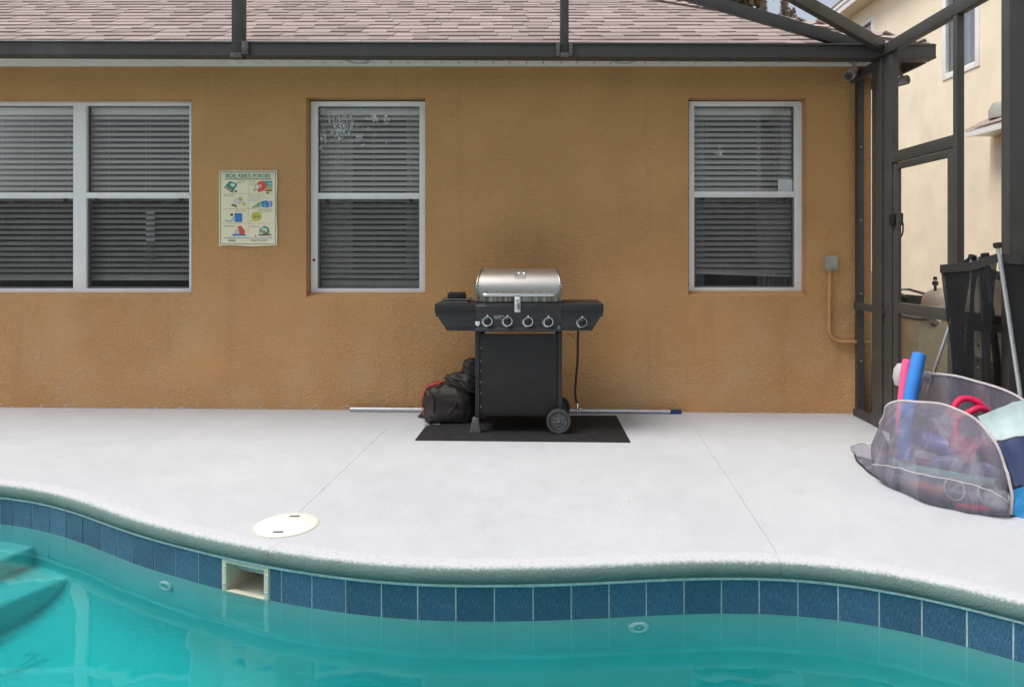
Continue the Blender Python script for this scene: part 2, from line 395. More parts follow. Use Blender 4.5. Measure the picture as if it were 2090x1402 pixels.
def steel():
    t = NT('brushed_steel'); mp = t.n('ShaderNodeMapping'); mp.inputs['Scale'].default_value = (2, 60, 60); t.l(t.co(), mp.inputs['Vector'])
    br = t.noise(14, 3, 0.6, 0, mp.outputs[0])
    sx = t.n('ShaderNodeSeparateXYZ'); t.l(t.co(), sx.inputs[0])
    mp2 = t.n('ShaderNodeMapping'); mp2.inputs['Scale'].default_value = (40, 4, 3); t.l(t.co(), mp2.inputs['Vector'])
    streak = t.ramp(t.noise(1.0, 5, 0.65, 0, mp2.outputs[0]), [(0.36, 0.0), (0.60, 1.0)])
    low = t.ramp(sx.outputs[2], [(0.985, 1.0), (1.0, 0.25), ])   # grease below the handle
    lo = t.math('SUBTRACT', 1.04, sx.outputs[2]); lo = t.math('MULTIPLY', lo, 16.0, True)
    c = t.ramp(br, [(0.3, (0.50, 0.475, 0.43)), (0.7, (0.62, 0.59, 0.54))])
    c = t.mix(t.math('MULTIPLY', t.math('MULTIPLY', streak, lo), 0.95), c, (0.20, 0.14, 0.07))
    return t.done(t.bsdf(c, t.ramp(br, [(0.3, 0.36), (0.7, 0.46)]), 1.0, t.bump(br, 0.0004, 0.4)))
M['steel'] = steel()
M['steel_end'] = plain('grey_end_cap', (0.30, 0.285, 0.26), 0.38, 1.0, var=0.15, scale=20)
M['chrome'] = plain('chrome', (0.75, 0.75, 0.74), 0.16, 1.0, var=0.05)
M['alu'] = plain('brushed_aluminium', (0.70, 0.70, 0.70), 0.36, 0.85, var=0.08, scale=25)
M['print_white'] = flat('white_print', (0.72, 0.72, 0.70))
M['black_plastic'] = plain('black_plastic', (0.014, 0.014, 0.015), 0.45, var=0.2)
M['grey_plastic'] = plain('grey_plastic', (0.13, 0.128, 0.13), 0.55, var=0.15, scale=20)
M['tyre'] = plain('grey_hard_tyre', (0.075, 0.075, 0.076), 0.6, var=0.2, scale=40)
M['rim'] = plain('grey_wheel_rim', (0.125, 0.125, 0.125), 0.5, var=0.15, scale=40)
M['rubber'] = plain('black_rubber', (0.015, 0.014, 0.013), 0.6, var=0.2)
M['mat'] = plain('black_mat', (0.022, 0.021, 0.022), 0.8, var=0.2, scale=9, bump=0.001, bscale=260, spec=0.25, dirt=((0.06, 0.058, 0.055), 0.35))
M['scuff'] = plain('white_scuff', (0.33, 0.33, 0.32), 0.8)
M['paper'] = flat('white_paper', (0.70, 0.71, 0.70), 0.7)
M['pole_blue'] = plain('navy_grip', (0.02, 0.05, 0.15), 0.5)
M['cover_cloth'] = plain('black_cover_cloth', (0.026, 0.021, 0.018), 0.55, var=0.25, scale=9, bump=0.0012, bscale=420, spec=0.4)
M['cover_body'] = plain('brown_black_cover_cloth', (0.040, 0.032, 0.027), 0.55, var=0.35, scale=7, bump=0.0012, bscale=420, spec=0.4)
M['cover_trim'] = plain('orange_red_trim', (0.50, 0.04, 0.022), 0.6)
M['cream_plastic'] = plain('cream_plastic', (0.70, 0.66, 0.52), 0.45, var=0.06, dirt=((0.45, 0.38, 0.24), 0.3))
M['lid_plastic'] = plain('ivory_lid', (0.86, 0.84, 0.77), 0.45, var=0.04, dirt=((0.6, 0.55, 0.45), 0.2))
M['box_grey'] = plain('weathered_grey', (0.36, 0.345, 0.30), 0.55, var=0.1, scale=30)
M['conduit'] = plain('tan_conduit', (0.54, 0.28, 0.11), 0.6, var=0.08)
M['cam_white'] = plain('camera_grey', (0.50, 0.50, 0.48), 0.45, var=0.06)
M['noodle_blue'] = plain('blue_foam', (0.055, 0.26, 0.72), 0.75, var=0.06, bump=0.0006, bscale=250, spec=0.25)
M['noodle_pink'] = plain('pink_foam', (0.80, 0.12, 0.28), 0.75, var=0.06, bump=0.0006, bscale=250, spec=0.25)
M['noodle_teal'] = plain('teal_foam', (0.25, 0.55, 0.53), 0.8, var=0.06)
M['float_red'] = plain('crimson_rope_foam', (0.72, 0.015, 0.09), 0.55, var=0.15, scale=60, bump=0.003, bscale=70)
M['violet'] = plain('violet_vinyl', (0.13, 0.15, 0.48), 0.35, var=0.25, scale=5)
M['violet_pale'] = plain('pale_violet_vinyl', (0.24, 0.27, 0.58), 0.35, var=0.25, scale=6)
M['navy'] = plain('navy_vinyl', (0.035, 0.05, 0.12), 0.35, var=0.3, scale=6)
M['plum'] = plain('plum_vinyl', (0.24, 0.05, 0.10), 0.4, var=0.25, scale=6)
M['orange_toy'] = plain('orange_plastic', (0.50, 0.12, 0.03), 0.5, var=0.2)
M['mint'] = plain('mint_cloth', (0.50, 0.62, 0.60), 0.6, var=0.1, scale=8, bump=0.003, bscale=20)
M['bright_blue'] = plain('bright_blue_cloth', (0.02, 0.23, 0.50), 0.5, var=0.2, scale=8, bump=0.002, bscale=60)
M['piping'] = plain('pale_piping', (0.56, 0.50, 0.50), 0.8, var=0.12, scale=60, bump=0.0015, bscale=300)
M['tank'] = plain('cream_tank', (0.72, 0.62, 0.50), 0.4, var=0.06, dirt=((0.5, 0.4, 0.28), 0.3))
M['heater'] = plain('stained_beige_metal', (0.50, 0.42, 0.28), 0.6, var=0.15, scale=8, dirt=((0.25, 0.18, 0.09), 0.6))
M['fence_vinyl'] = plain('pale_green_vinyl', (0.50, 0.53, 0.44), 0.5, var=0.07)
M['dirt'] = plain('soil_ground', (0.10, 0.085, 0.06), 0.95, var=0.35, scale=3, bump=0.02, bscale=9)
M['bark'] = plain('bark', (0.10, 0.075, 0.055), 0.9, var=0.3, scale=20)
def leaf(name, c, v=0.4):
    t = NT(name); col = t.ramp(t.noise(2.5, 4), [(0.3, tuple(x*(1-v) for x in c)), (0.7, tuple(x*(1+v) for x in c))])
    return t.done(t.bsdf(col, 0.6, 0, None, 0.3))
M['leaf'] = leaf('olive_leaf', (0.085, 0.10, 0.045)); M['leaf_dry'] = leaf('dry_leaf', (0.27, 0.19, 0.14), 0.35)

# ------------------------------------------------------------------ pool outline
TOPZ, WATZ = 0.0, -0.23
vis_px = [(0,1069),(28,1071.5),(67,1077.5),(104,1086),(137,1096),(171,1107.5),(204,1121),(238,1135),(275,1149),(315,1162.5),(357,1175),(405,1188.5),(454,1201.5),
          (503,1213.5),(551,1223.5),(574,1228),(636,1239.5),(705,1249.8),(778,1258),(852,1263.6),(930,1266),(1009,1266.3),(1088,1265.3),(1166,1262.7),(1243,1258.8),(1319,1254.6),
          (1396,1251),(1472,1249.2),(1549,1250.2),(1628,1254),(1710,1262.5),(1794,1276),(1881,1294.5),(1973,1317.5),(2067.6,1344.5)]
vis = [G(x, y, WATZ).to_2d() for x, y in vis_px]
sm = [vis[0]] + [vis[i-1]*0.2 + vis[i]*0.6 + vis[i+1]*0.2 for i in range(1, len(vis)-1)] + [vis[-1]]
ext = [Vector(p) for p in ((2.02,2.42),(2.32,2.12),(2.62,1.55),(2.66,0.7),(2.15,-0.25),(1.0,-0.9),(-0.8,-1.1),(-2.6,-1.0),(-4.1,-0.35),(-5.0,0.8),(-5.15,2.2),(-4.75,3.3),(-4.1,3.80),(-3.5,3.9))]
ring0 = catmull([Vector((p.x, p.y, 0)) for p in sm + ext], 14, True)
# resample evenly
def resample(pts, step):
    out = [pts[0].copy()]; acc = 0; k = len(pts)
    for i in range(k):
        a, b = pts[i], pts[(i+1) % k]; L = (b-a).length; t = step - acc
        while t <= L and L > 0:
            out.append(a + (b-a)*(t/L)); t += step
        acc = (acc + L) % step if L else acc
    return out
ring = resample(ring0, 0.025)
if (ring[-1]-ring[0]).length < 0.012: ring.pop()
NR = len(ring)
def nrm2(i):
    t = ring[(i+1) % NR] - ring[i-1]; t.normalize(); return Vector((-t.y, t.x, 0))
NRM = [nrm2(i) for i in range(NR)]
def off(i, o, z=0.0):
    p = ring[i % NR] + NRM[i % NR]*o; return Vector((p.x, p.y, z))
def near(v): return min(range(NR), key=lambda i: (ring[i].x-v.x)**2 + (ring[i].y-v.y)**2)
def at_s(i0, s):                         # point a distance s along the ring from index i0
    k = s/0.025; a = math.floor(k); fr = k - a
    return ring[(i0+a) % NR].lerp(ring[(i0+a+1) % NR], fr)

def clip(poly, p, n):                    # keep the side n points to
    out = []; k = len(poly)
    for i in range(k):
        a, b = poly[i], poly[(i+1) % k]; da, db = (a-p).dot(n), (b-p).dot(n)
        if da >= 0: out.append(a)
        if (da >= 0) != (db >= 0): out.append(a + (b-a)*(da/(da-db)))
    return out
def slab(name, poly, mat, top, thick, parent=None):
    bm = bmesh.new(); vs_ = [bm.verts.new((p.x, p.y, 0)) for p in poly]
    f = bm.faces.new(vs_); f.normal_update(); bmesh.ops.triangulate(bm, faces=[f], ngon_method='EAR_CLIP')
    for y in (4.0, 4.2, 4.4, 4.6, 4.8, 5.0, 5.3):
        bmesh.ops.bisect_plane(bm, geom=bm.verts[:]+bm.edges[:]+bm.faces[:], plane_co=(0,y,0), plane_no=(0,1,0))
    for x in range(-12, 6):
        bmesh.ops.bisect_plane(bm, geom=bm.verts[:]+bm.edges[:]+bm.faces[:], plane_co=(x*0.6+0.13,0,0), plane_no=(1,0,0))
    bmesh.ops.recalc_face_normals(bm, faces=bm.faces)
    if sum(f.normal.z for f in bm.faces) < 0: bmesh.ops.reverse_faces(bm, faces=bm.faces)
    for v in bm.verts: v.co.z = top + dz(v.co.x, v.co.y)
    r = bmesh.ops.extrude_face_region(bm, geom=bm.faces[:])
    # the extruded copy is the new top: drop the originals to make the underside
    newv = {g for g in r['geom'] if isinstance(g, bmesh.types.BMVert)}
    for v in bm.verts:
        if v not in newv: v.co.z -= thick
    bmesh.ops.recalc_face_normals(bm, faces=bm.faces)
    me = bpy.data.meshes.new(name); bm.to_mesh(me); bm.free(); me.materials.append(mat)
    for p in me.polygons: p.use_smooth = True
    me.set_sharp_from_angle(angle=R(30))
    o = bpy.data.objects.new(name, me); COL.objects.link(o)
    if parent: o.parent = parent; o.location = -org(parent)
    return o

# ground to the horizon, open where the pool terrace lies
g = MB(); XL, XR, YN, YF = -7.5, 2.80, -3.2, WY
for a, b in (((-300,-300),(XL,300)), ((XR,-300),(300,300)), ((XL,-300),(XR,YN)), ((XL,YF+0.3),(XR,300))):
    g.add([(a[0],a[1],-0.10),(b[0],a[1],-0.10),(b[0],b[1],-0.10),(a[0],b[1],-0.10)], [(0,1,2,3)])
tag(g.build('ground', M['dirt'], origin=(0,0,0)), kind='structure')

# deck panels between control joints
iL = min(range(NR), key=lambda i: ring[i].x); iR = max(range(NR), key=lambda i: ring[i].x)
V2 = lambda p: Vector((p.x, p.y))
north = [V2(off(i, 0.05)) for i in ([*range(iL, NR), *range(0, iR+1)] if iL > iR else range(iL, iR+1))]
npoly = [Vector((XL, north[0].y))] + north + [Vector((XR, north[-1].y)), Vector((XR, YF)), Vector((XL, YF))]
south = [V2(off(i, 0.05)) for i in range(iR, iL+1)]
spoly = [Vector((XR, south[0].y))] + south + [Vector((XL, south[-1].y)), Vector((XL, YN)), Vector((XR, YN))]
deck = slab('pool_deck', npoly, M['joint'], -0.012, 0.14); tag(deck, kind='structure'); ORG[deck.name] = Vector((0,0,0))
def line(a, b):
    a, b = V2(a), V2(b); t = (b-a).normalized(); n = Vector((t.y, -t.x))
    if n.x < 0: n = -n
    return a, n
jl = line(G(200,840), G(0,907)); jm = line(G(785,880), G(605,1050)); jr = line(G(1430,890), G(1600,1150))
SEAM = 5.06; gp = 0.0011
yo = Vector((0,1))
far_b = clip(npoly, Vector((0, SEAM+gp)), yo); near_b = clip(npoly, Vector((0, SEAM-gp)), -yo)
def columns(poly, joints):
    rest = poly
    for p, n in joints:
        yield clip(rest, p - n*gp, -n); rest = clip(rest, p + n*gp, n)
    yield rest
for c in columns(far_b, [jl]): slab('deck_panel', c, M['deck'], 0.0, 0.011, deck)
for c in columns(near_b, [jl, jm, jr]): slab('deck_panel', c, M['deck'], 0.0, 0.011, deck)
slab('deck_panel', spoly, M['deck'], 0.0, 0.15, deck)

# pool: shell, coping, grout bead, tiles
def sweep(mb, i0, i1, prof, closed=False):
    idx = range(i0, i1+1); k = len(prof); rows = [[off(i, o, z) for o, z in prof] for i in idx]
    if closed: rows.append([p.copy() for p in rows[0]])
    return mb.grid(rows)
pool = MB(); rows = []
def fz(x): return -1.05 if x < -2.2 else (-1.05 - 0.16*(x+2.2) if x < 0.6 else -1.498 - 0.25*(x-0.6))
for i in range(NR):                      # the wall turns into the floor over a wide cove
    f_ = fz(ring[i].x)
    rows.append([off(i, o, z) for o, z in [(0.012,-0.02),(0.012,-0.234),(0.0,-0.2375)] + [(-0.38*(1-math.cos(a))**1.0*0.9, f_ + 0.38*(1-math.sin(a)) - 0.004) for a in [R(90)*k/9 for k in range(10)]] + [(-0.5, f_-0.03)]])
rows.append([p.copy() for p in rows[0]]); pool.grid(rows)
pool = pool.build('pool', M['plaster'], origin=(0,0,0), angle=60); tag(pool, kind='structure')
fl = MB()
xs = [-5.4+0.2*i for i in range(43)]
fl.grid([[Vector((x, y, fz(x))) for x in xs] for y in (-1.3, 1.0, 2.5, 4.1)])
fl.build('pool_floor', M['plaster_floor'], pool, angle=60)
stp = MB()
def step(pts, z):
    stp.prism(pts, lambda a, b, t: Vector((a, b, t)), -1.0, z)
def step_edge(a, b, z):
    A, B = GW(*a, z), GW(*b, z); d = (A-B).normalized(); return A + d*0.5, A - d*2.2
for a, b, z in (((58,1121),(0,1144),-0.52), ((135,1181),(0,1236),-0.76)):
    A, B = step_edge(a, b, z)
    so = MB(); so.prism([(A.x,A.y),(B.x,B.y),(-5.3,B.y),(-5.3,A.y)], lambda p, q, t: Vector((p, q, t)), -1.6, z)
    so.build('pool_step', M['plaster'], pool, bevel=0.045, seg=5)
gw = MB(); sweep(gw, 0, NR-1, [(0.0008,-0.078),(0.0008,-0.2345)], True)
gw.build('grout_backing', M['grout'], pool)
gb = MB(); sweep(gb, 0, NR-1, [(0.004,-0.073),(-0.010,-0.0745),(-0.013,-0.080),(-0.007,-0.0885),(0.004,-0.0885)], True)
gb.build('grout_bead', M['grout'], pool, angle=80)
prof = [(0.006,-0.0735),(-0.013,-0.0730),(-0.020,-0.067),(-0.025,-0.054),(-0.026,-0.038),(-0.023,-0.023),(-0.016,-0.010),(-0.004,-0.002),(0.012,0.0012),(0.062,0.0016),(0.063,-0.008)]
c1, c2 = near(G(492,1150).to_2d().to_3d()), near(G(1606,1160).to_2d().to_3d())
cuts = sorted([c1, c2])
for a, b in ((cuts[0], cuts[1]), (cuts[1], cuts[0]+NR)):
    cp = MB()
    rows = []
    for i in range(a, b+1):
        rows.append([off(i, o, z) for o, z in prof])
    # leave a 5 mm joint at each end
    rows[0] = [p.lerp(q, 0.03) for p, q in zip(rows[0], rows[1])]; rows[-1] = [p.lerp(q, 0.03) for p, q in zip(rows[-1], rows[-2])]
    cp.grid(rows); cp.build('coping', M['coping'], pool, angle=70)
cj = MB(); sweep(cj, 0, NR-1, [(0.02,-0.070),(-0.012,-0.066),(-0.0215,-0.053),(-0.0225,-0.038),(-0.0195,-0.025),(-0.0125,-0.0135),(-0.001,-0.0055),(0.014,-0.0022),(0.058,-0.0018)], True)
cj.build('coping_core', M['coping'], pool, angle=70)

tm = MB(); tm.box((-0.5,-0.002,-0.0725), (0.5,0.0078,0.0725)); 
tile_me = tm.mesh('tile', M['tile'], bevel=0)
bmt = bmesh.new(); bmt.from_mesh(tile_me)
# soft pillow edge on the front rim (scaled in x later, so only a slight one)
bmesh.ops.bevel(bmt, geom=[e for e in bmt.edges if all(v.co.y < 0 for v in e.verts)], offset=0.003, segments=2, profile=0.5, affect='EDGES')
bmt.to_mesh(tile_me); bmt.free()
def tile(p, q):
    w = (q-p).length - 0.0055; mid = (p+q)/2
    a = math.atan2((q-p).y, (q-p).x)
    inst('tile', tile_me, (mid.x, mid.y, -0.0895-0.0725), pool, (random.uniform(-0.008,0.008), random.uniform(-.004,.004), a+random.uniform(-0.008,0.008)), (w,1,1))
jpx = [(0,1069),(28,1071.5),(67,1077.5),(104,1086),(137,1096),(171,1107.5),(204,1121),(238,1135),(275,1149),(315,1162.5),(357,1175),(405,1188.5),(454,1201.5)]
jpx2 = [(551,1223.5),(574,1228),(636,1239.5),(705,1249.8),(778,1258),(852,1263.6),(930,1266),(1009,1266.3),(1088,1265.3),(1166,1262.7),(1243,1258.8),(1319,1254.6),
        (1396,1251),(1472,1249.2),(1549,1250.2),(1628,1254),(1710,1262.5),(1794,1276),(1881,1294.5),(1973,1317.5),(2067.6,1344.5)]
def onring(q):
    v = G(q[0], q[1], WATZ); v.z = 0; k = near(v); best = None
    for a, b in ((ring[k-1], ring[k]), (ring[k], ring[(k+1) % NR])):
        u = max(0, min(1, (v-a).dot(b-a)/(b-a).length_squared)); c = a.lerp(b, u); e_ = (v-c).length
        if best is None or e_ < best[0]: best = (e_, c)
    return best[1]
for seq in (jpx, jpx2):
    pts = [onring(q) for q in seq]
    for p, q in zip(pts, pts[1:]): tile(p, q)
i_end = near(G(2067.6,1344.5,WATZ)); i_beg = near(G(0,1069,WATZ))
total = ((i_beg - i_end) % NR) * 0.025; nt = round(total/0.158); st = total/nt
for k in range(nt): tile(onring((2067.6,1344.5)) if k == 0 else at_s(i_end, k*st), onring((0,1069)) if k == nt-1 else at_s(i_end, (k+1)*st))

# water
wt = MB(); top = [off(i, 0.003, WATZ) for i in range(NR)]
bot = [off(i, 0.003, -2.6) for i in range(NR)]
wt.add(top+bot, [tuple(range(NR)), tuple(range(2*NR-1, NR-1, -1))] + [(i, NR+i, NR+(i+1)%NR, (i+1)%NR) for i in range(NR)])
tag(wt.build('pool_water', M['water'], origin=(0,0,0)), kind='structure')

# skimmer mouth in the tile band
A, B = onring((454,1201.5)), onring((551,1223.5)); tx = (B-A).normalized(); ty = Vector((-tx.y, tx.x, 0)); w = (B-A).length
def sk(a, b, z): p = A + tx*a + ty*b; return Vector((p.x, p.y, z))
skm = thing('skimmer', 'cream plastic skimmer mouth set into the row of blue pool tiles', 'pool skimmer', (A+B)/2 + Vector((0,0,-0.24)))
def skbox(mb, a0, a1, b0, b1, z0, z1):
    vs_ = [sk(a,b,z) for z in (z0,z1) for a,b in ((a0,b0),(a1,b0),(a1,b1),(a0,b1))]
    mb.add(vs_, [(0,3,2,1),(4,5,6,7),(0,1,5,4),(1,2,6,5),(2,3,7,6),(3,0,4,7)])
fr = MB()
skbox(fr, 0.003, 0.028, -0.007, 0.02, -0.252, -0.088); skbox(fr, w-0.028, w-0.003, -0.007, 0.02, -0.252, -0.088)
skbox(fr, 0.028, w-0.028, -0.0065, 0.02, -0.104, -0.088); skbox(fr, 0.028, w-0.028, -0.0065, 0.02, -0.252, -0.228)
fr.build('frame', M['cream_plastic'], skm, bevel=0.002)
cav = MB(); y1 = 0.30
skbox(cav, 0.020, 0.028, 0.02, y1, -0.26, -0.08); skbox(cav, w-0.028, w-0.020, 0.02, y1, -0.26, -0.08)
skbox(cav, 0.028, w-0.028, y1, y1+0.01, -0.26, -0.08); skbox(cav, 0.028, w-0.028, 0.02, y1, -0.262, -0.243); skbox(cav, 0.028, w-0.028, 0.02, y1, -0.09, -0.08)
cav.build('throat', M['cream_plastic'], skm)
for a in (0.0155, w-0.0155):
    for z in (-0.125, -0.20):
        sc = MB(); sc.lathe([(0.0045,0),(0.0035,0.0015)], sk(a, -0.007, z), tuple(-ty), 10); sc.build('screw', M['chrome'], skm)
hl = MB(); hl.lathe([(0.022,0),(0.02,0.002)], sk(w-0.03, 0.10, -0.13), tuple(-tx), 16); hl.build('port', M['hole'], skm)
# the plaster and grout band are open at the mouth: cut them
def cut_band(o, zlo, zhi):
    bm = bmesh.new(); bm.from_mesh(o.data); kill = []
    for f in bm.faces:
        c = f.calc_center_median(); a = (Vector((c.x,c.y,0))-A).dot(tx); b = (Vector((c.x,c.y,0))-A).dot(ty)
        if 0.012 < a < w-0.012 and abs(b) < 0.06 and zlo < c.z < zhi: kill.append(f)
    bmesh.ops.delete(bm, geom=kill, context='FACES'); bm.to_mesh(o.data); bm.free()
for o in pool.children:
    if o.name == 'grout_backing': cut_band(o, -0.24, -0.08)
cut_band(pool, -0.235, -0.02)

def ret(px, py, lab):
    S, v = refr(px, py); best = None
    for k in range(NR):                  # the sight line meets the pool wall here
        q = ring[k]; t_ = (q.y - S.y)/v.y
        if t_ > 0:
            h = S + v*t_; e_ = abs(h.x - q.x)
            if best is None or e_ < best[0]: best = (e_, k, h.z)
    i, z = best[1], best[2]
    o = ring[i] + Vector((0,0,z)); n = -NRM[i]
    t = thing('return_fitting', lab, 'pool fitting', o, 'return fittings in the pool wall')
    rg = MB(); rg.lathe([(0.045,-0.004),(0.045,0.006),(0.040,0.011),(0.030,0.011),(0.026,0.006)], o, tuple(n), 28); rg.build('flange', M['lime'], t)
    ey = MB(); ey.lathe([(0.026,0.004),(0.018,0.009),(0.010,0.010),(0.009,0.002)], o, tuple(n), 20); ey.build('eyeball', M['noodle_teal'], t)
ret(338, 1194, 'round white return fitting under the water left of the skimmer mouth')
ret(1303, 1279, 'round white return fitting under the water right of the grill')

# skimmer lid in the deck
lc = G(585, 1071)
ld = thing('access_hatch', 'round ivory plastic cover set flush in the white deck', 'hatch', lc)
m_ = MB(); m_.lathe([(0.143,0.0005),(0.143,0.003),(0.139,0.005),(0.0,0.006)], lc, (0,0,1), 56); m_.build('cover', M['lid_plastic'], ld)
m_ = MB(); m_.lathe([(0.150,0.0003),(0.150,0.0025),(0.144,0.0025),(0.144,0.0003)], lc, (0,0,1), 56); m_.build('collar', M['cream_plastic'], ld)
for yy in (-0.095, 0.095):
    m_ = MB(); m_.box((lc.x-0.024+yy*0.05, lc.y+yy-0.008, 0.005), (lc.x+0.024+yy*0.05, lc.y+yy+0.008, 0.0072)); m_.build('finger_slot', M['grey_plastic'], ld, bevel=0.002)

# ------------------------------------------------------------------ house
house = thing('house', 'single-storey tan stucco house with a brown shingle roof behind the grill', 'house', (0, WY, 0))
HX0, HX1 = -6.4, 2.785
WT = 0.20
op = [(wx(-118), wx(392), wz(607), wz(203)), (wx(625), wx(868), wz(607), wz(199)), (wx(1405), wx(1646), wz(604), wz(200))]
ZB, ZT = -0.14, 2.88
xs = sorted({HX0, HX1, *[o[0] for o in op], *[o[1] for o in op]}); zs = sorted({ZB, ZT, *[o[2] for o in op], *[o[3] for o in op]})
wl = MB()
def hole(x, z): return any(a < x < b and c < z < d for a, b, c, d in op)
for i in range(len(xs)-1):
    for j in range(len(zs)-1):
        if hole((xs[i]+xs[i+1])/2, (zs[j]+zs[j+1])/2): continue
        for y in (WY, WY+WT):
            wl.add([(xs[i],y,zs[j]),(xs[i+1],y,zs[j]),(xs[i+1],y,zs[j+1]),(xs[i],y,zs[j+1])], [(0,1,2,3)])
for a, b, c, d in op:
    for p, q in (((a,c),(b,c)), ((b,c),(b,d)), ((b,d),(a,d)), ((a,d),(a,c))):
        wl.add([(p[0],WY,p[1]),(q[0],WY,q[1]),(q[0],WY+WT,q[1]),(p[0],WY+WT,p[1])], [(0,1,2,3)])
wl.add([(HX1,WY,ZB),(HX1,WY+9,ZB),(HX1,WY+9,ZT),(HX1,WY,ZT)], [(0,1,2,3)])
wl.add([(HX0,WY,ZB),(HX0,WY+9,ZB),(HX0,WY+9,ZT),(HX0,WY,ZT)], [(0,1,2,3)])
wall = wl.build('wall', M['stucco'], house, weld=True, angle=60)
# round the stucco arrises a little
bv = wall.modifiers.new('arris', 'BEVEL'); bv.width = 0.012; bv.segments = 3; bv.limit_method = 'ANGLE'; bv.angle_limit = R(50)
# white paint left ragged along the foot of the wall
ch = MB(); rr = random.Random(3)
for k in range(150):
    x = rr.uniform(-4.6, 2.6) if k % 3 else rr.gauss(-3.0, 0.9)
    if abs(x) > 4.6 or x > 2.6: continue
    z = dz(x, WY) + rr.random()**3*0.035; s = rr.uniform(0.004, 0.022); hgt = rr.uniform(0.002, 0.009)
    n = rr.randint(5, 8); pts = [(x + s*math.cos(6.283*i/n)*rr.uniform(.5,1), max(dz(x,WY)+0.0005, z + hgt*math.sin(6.283*i/n)*rr.uniform(.5,1))) for i in range(n)]
    ch.prism(pts, lambda a, b, t: Vector((a, t, b)), WY-0.002, WY+0.002)
tag(ch.build('paint_flecks', M['deck'], house), kind='stuff')

# interior seen between the slats: three dark rooms
rm = MB()
def room(x0, x1, y0, y1, z0, z1, gap=None):
    rm.add([(x0,y0,z0),(x1,y0,z0),(x1,y1,z0),(x0,y1,z0),(x0,y0,z1),(x1,y0,z1),(x1,y1,z1),(x0,y1,z1)], [(0,1,2,3),(4,5,6,7),(1,2,6,5),(0,3,7,4)])
    if gap is None: rm.add([(x0,y1,z0),(x1,y1,z0),(x1,y1,z1),(x0,y1,z1)], [(0,1,2,3)])
    else:
        a, b, c, d = gap
        for p, q in (((x0,z0),(a,z1)), ((b,z0),(x1,z1)), ((a,z0),(b,c)), ((a,d),(b,z1))):
            rm.add([(p[0],y1,p[1]),(q[0],y1,p[1]),(q[0],y1,q[1]),(p[0],y1,q[1])], [(0,1,2,3)])
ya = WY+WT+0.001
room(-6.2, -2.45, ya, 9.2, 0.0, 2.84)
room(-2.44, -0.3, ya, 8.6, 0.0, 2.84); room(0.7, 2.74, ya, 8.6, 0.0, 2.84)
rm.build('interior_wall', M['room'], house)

# windows
FY = WY + 0.09
FS = FY / F
def fx(x): return (x-1090)*FS
def fzz(y): return 1.3 - (y-517)*FS
pane_list = []
def window(units, mull, x0, x1, y0, y1, ym, label=None):
    """pixel columns of the frame, meeting-rail row ym; units = list of (left, right) daylight columns"""
    X0, X1, Z1, Z0, ZM = fx(x0), fx(x1), fzz(y0), fzz(y1), fzz(ym)
    f = MB(); d0, d1 = FY, FY+0.075
    us = [(fx(a), fx(b)) for a, b in units]
    zt, zb = Z1-0.040, Z0+0.034
    f.box((X0,d0,zt),(X1,d1,Z1)); f.box((X0,d0+0.001,Z0),(X1,d1,zb))
    edges = [X0] + [v for u in us for v in u] + [X1]
    for a, b in zip(edges[0::2], edges[1::2]): f.box((a,d0+0.002,zb),(b,d1,zt))
    win = f.build('window', M['vinyl'], house, bevel=0.003, origin=(X0,FY,Z0))
    for a, b in us:
        s = MB()     # upper sash rim, set back
        r = 0.006
        for q in (((a,FY+0.030,ZM),(a+r,FY+0.055,zt)), ((b-r,FY+0.030,ZM),(b,FY+0.055,zt)), ((a+r,FY+0.030,zt-r),(b-r,FY+0.055,zt))): s.box(*q)
        s.build('upper_sash', M['grey_plastic'], win)
        s = MB(); r = 0.013
        s.box((a,FY+0.020,zb),(a+r,FY+0.05,ZM-0.026)); s.box((b-r,FY+0.020,zb),(b,FY+0.05,ZM-0.026)); s.box((a+r,FY+0.020,zb),(b-r,FY+0.05,zb+0.014))
        s.build('lower_sash', M['grey_plastic'], win, bevel=0.002)
        s = MB(); s.box((a+0.0005,FY+0.004,ZM-0.025),(b-0.0005,FY+0.06,ZM+0.024)); s.box((a-0.006,FY-0.003,ZM-0.010),(b+0.006,FY+0.003,ZM+0.024)); s.build('meeting_rail', M['vinyl'], win, bevel=0.003)
        s = MB(); s.box((a+0.006,FY+0.040,ZM+0.024),(b-0.006,FY+0.044,zt-0.006)); p1 = s.build('pane', M['glass'], win)
        s = MB(); s.box((a+0.013,FY+0.036,zb+0.014),(b-0.013,FY+0.040,ZM-0.025)); s.build('pane', M['glass'], win)
        s = MB(); s.add([(a+0.012,FY+0.022,zb+0.012),(b-0.012,FY+0.022,zb+0.012),(b-0.012,FY+0.022,ZM-0.026),(a+0.012,FY+0.022,ZM-0.026)], [(0,1,2,3)]); s.build('insect_screen', M['insect_screen'], win)
        for u in (a+0.075, b-0.075):
            s = MB(); s.prism([(u+0.019*math.cos(t), ZM-0.026+0.021*math.sin(t)) for t in [math.pi+i*math.pi/8 for i in range(9)]], lambda p, q, t: Vector((p,t,q)), FY+0.008, FY+0.024); s.build('latch', M['black_plastic'], win, bevel=0.002)
    return win, us, (zb, zt, ZM)
w1, u1, z1 = window([(-57,149),(176,386)], None, -112, 391, 206, 597, 399)
w2, u2, z2 = window([(648,856)], None, 634, 868, 207, 597, 400)
w3, u3, z3 = window([(1417,1622)], None, 1406, 1637, 207, 595, 397)
# sloping stucco sills
for a, b, c, d in op:
    s = MB(); zz = c + 0.036
    s.prism([(WY+0.004,c-0.02),(WY+0.004,c+0.004),(FY-0.002,zz),(FY+0.05,zz),(FY+0.05,c-0.02)], lambda p, q, t: Vector((t,p,q)), a+0.002, b-0.002)
    s.build('sill', M['stucco_trim'], house, bevel=0.004)
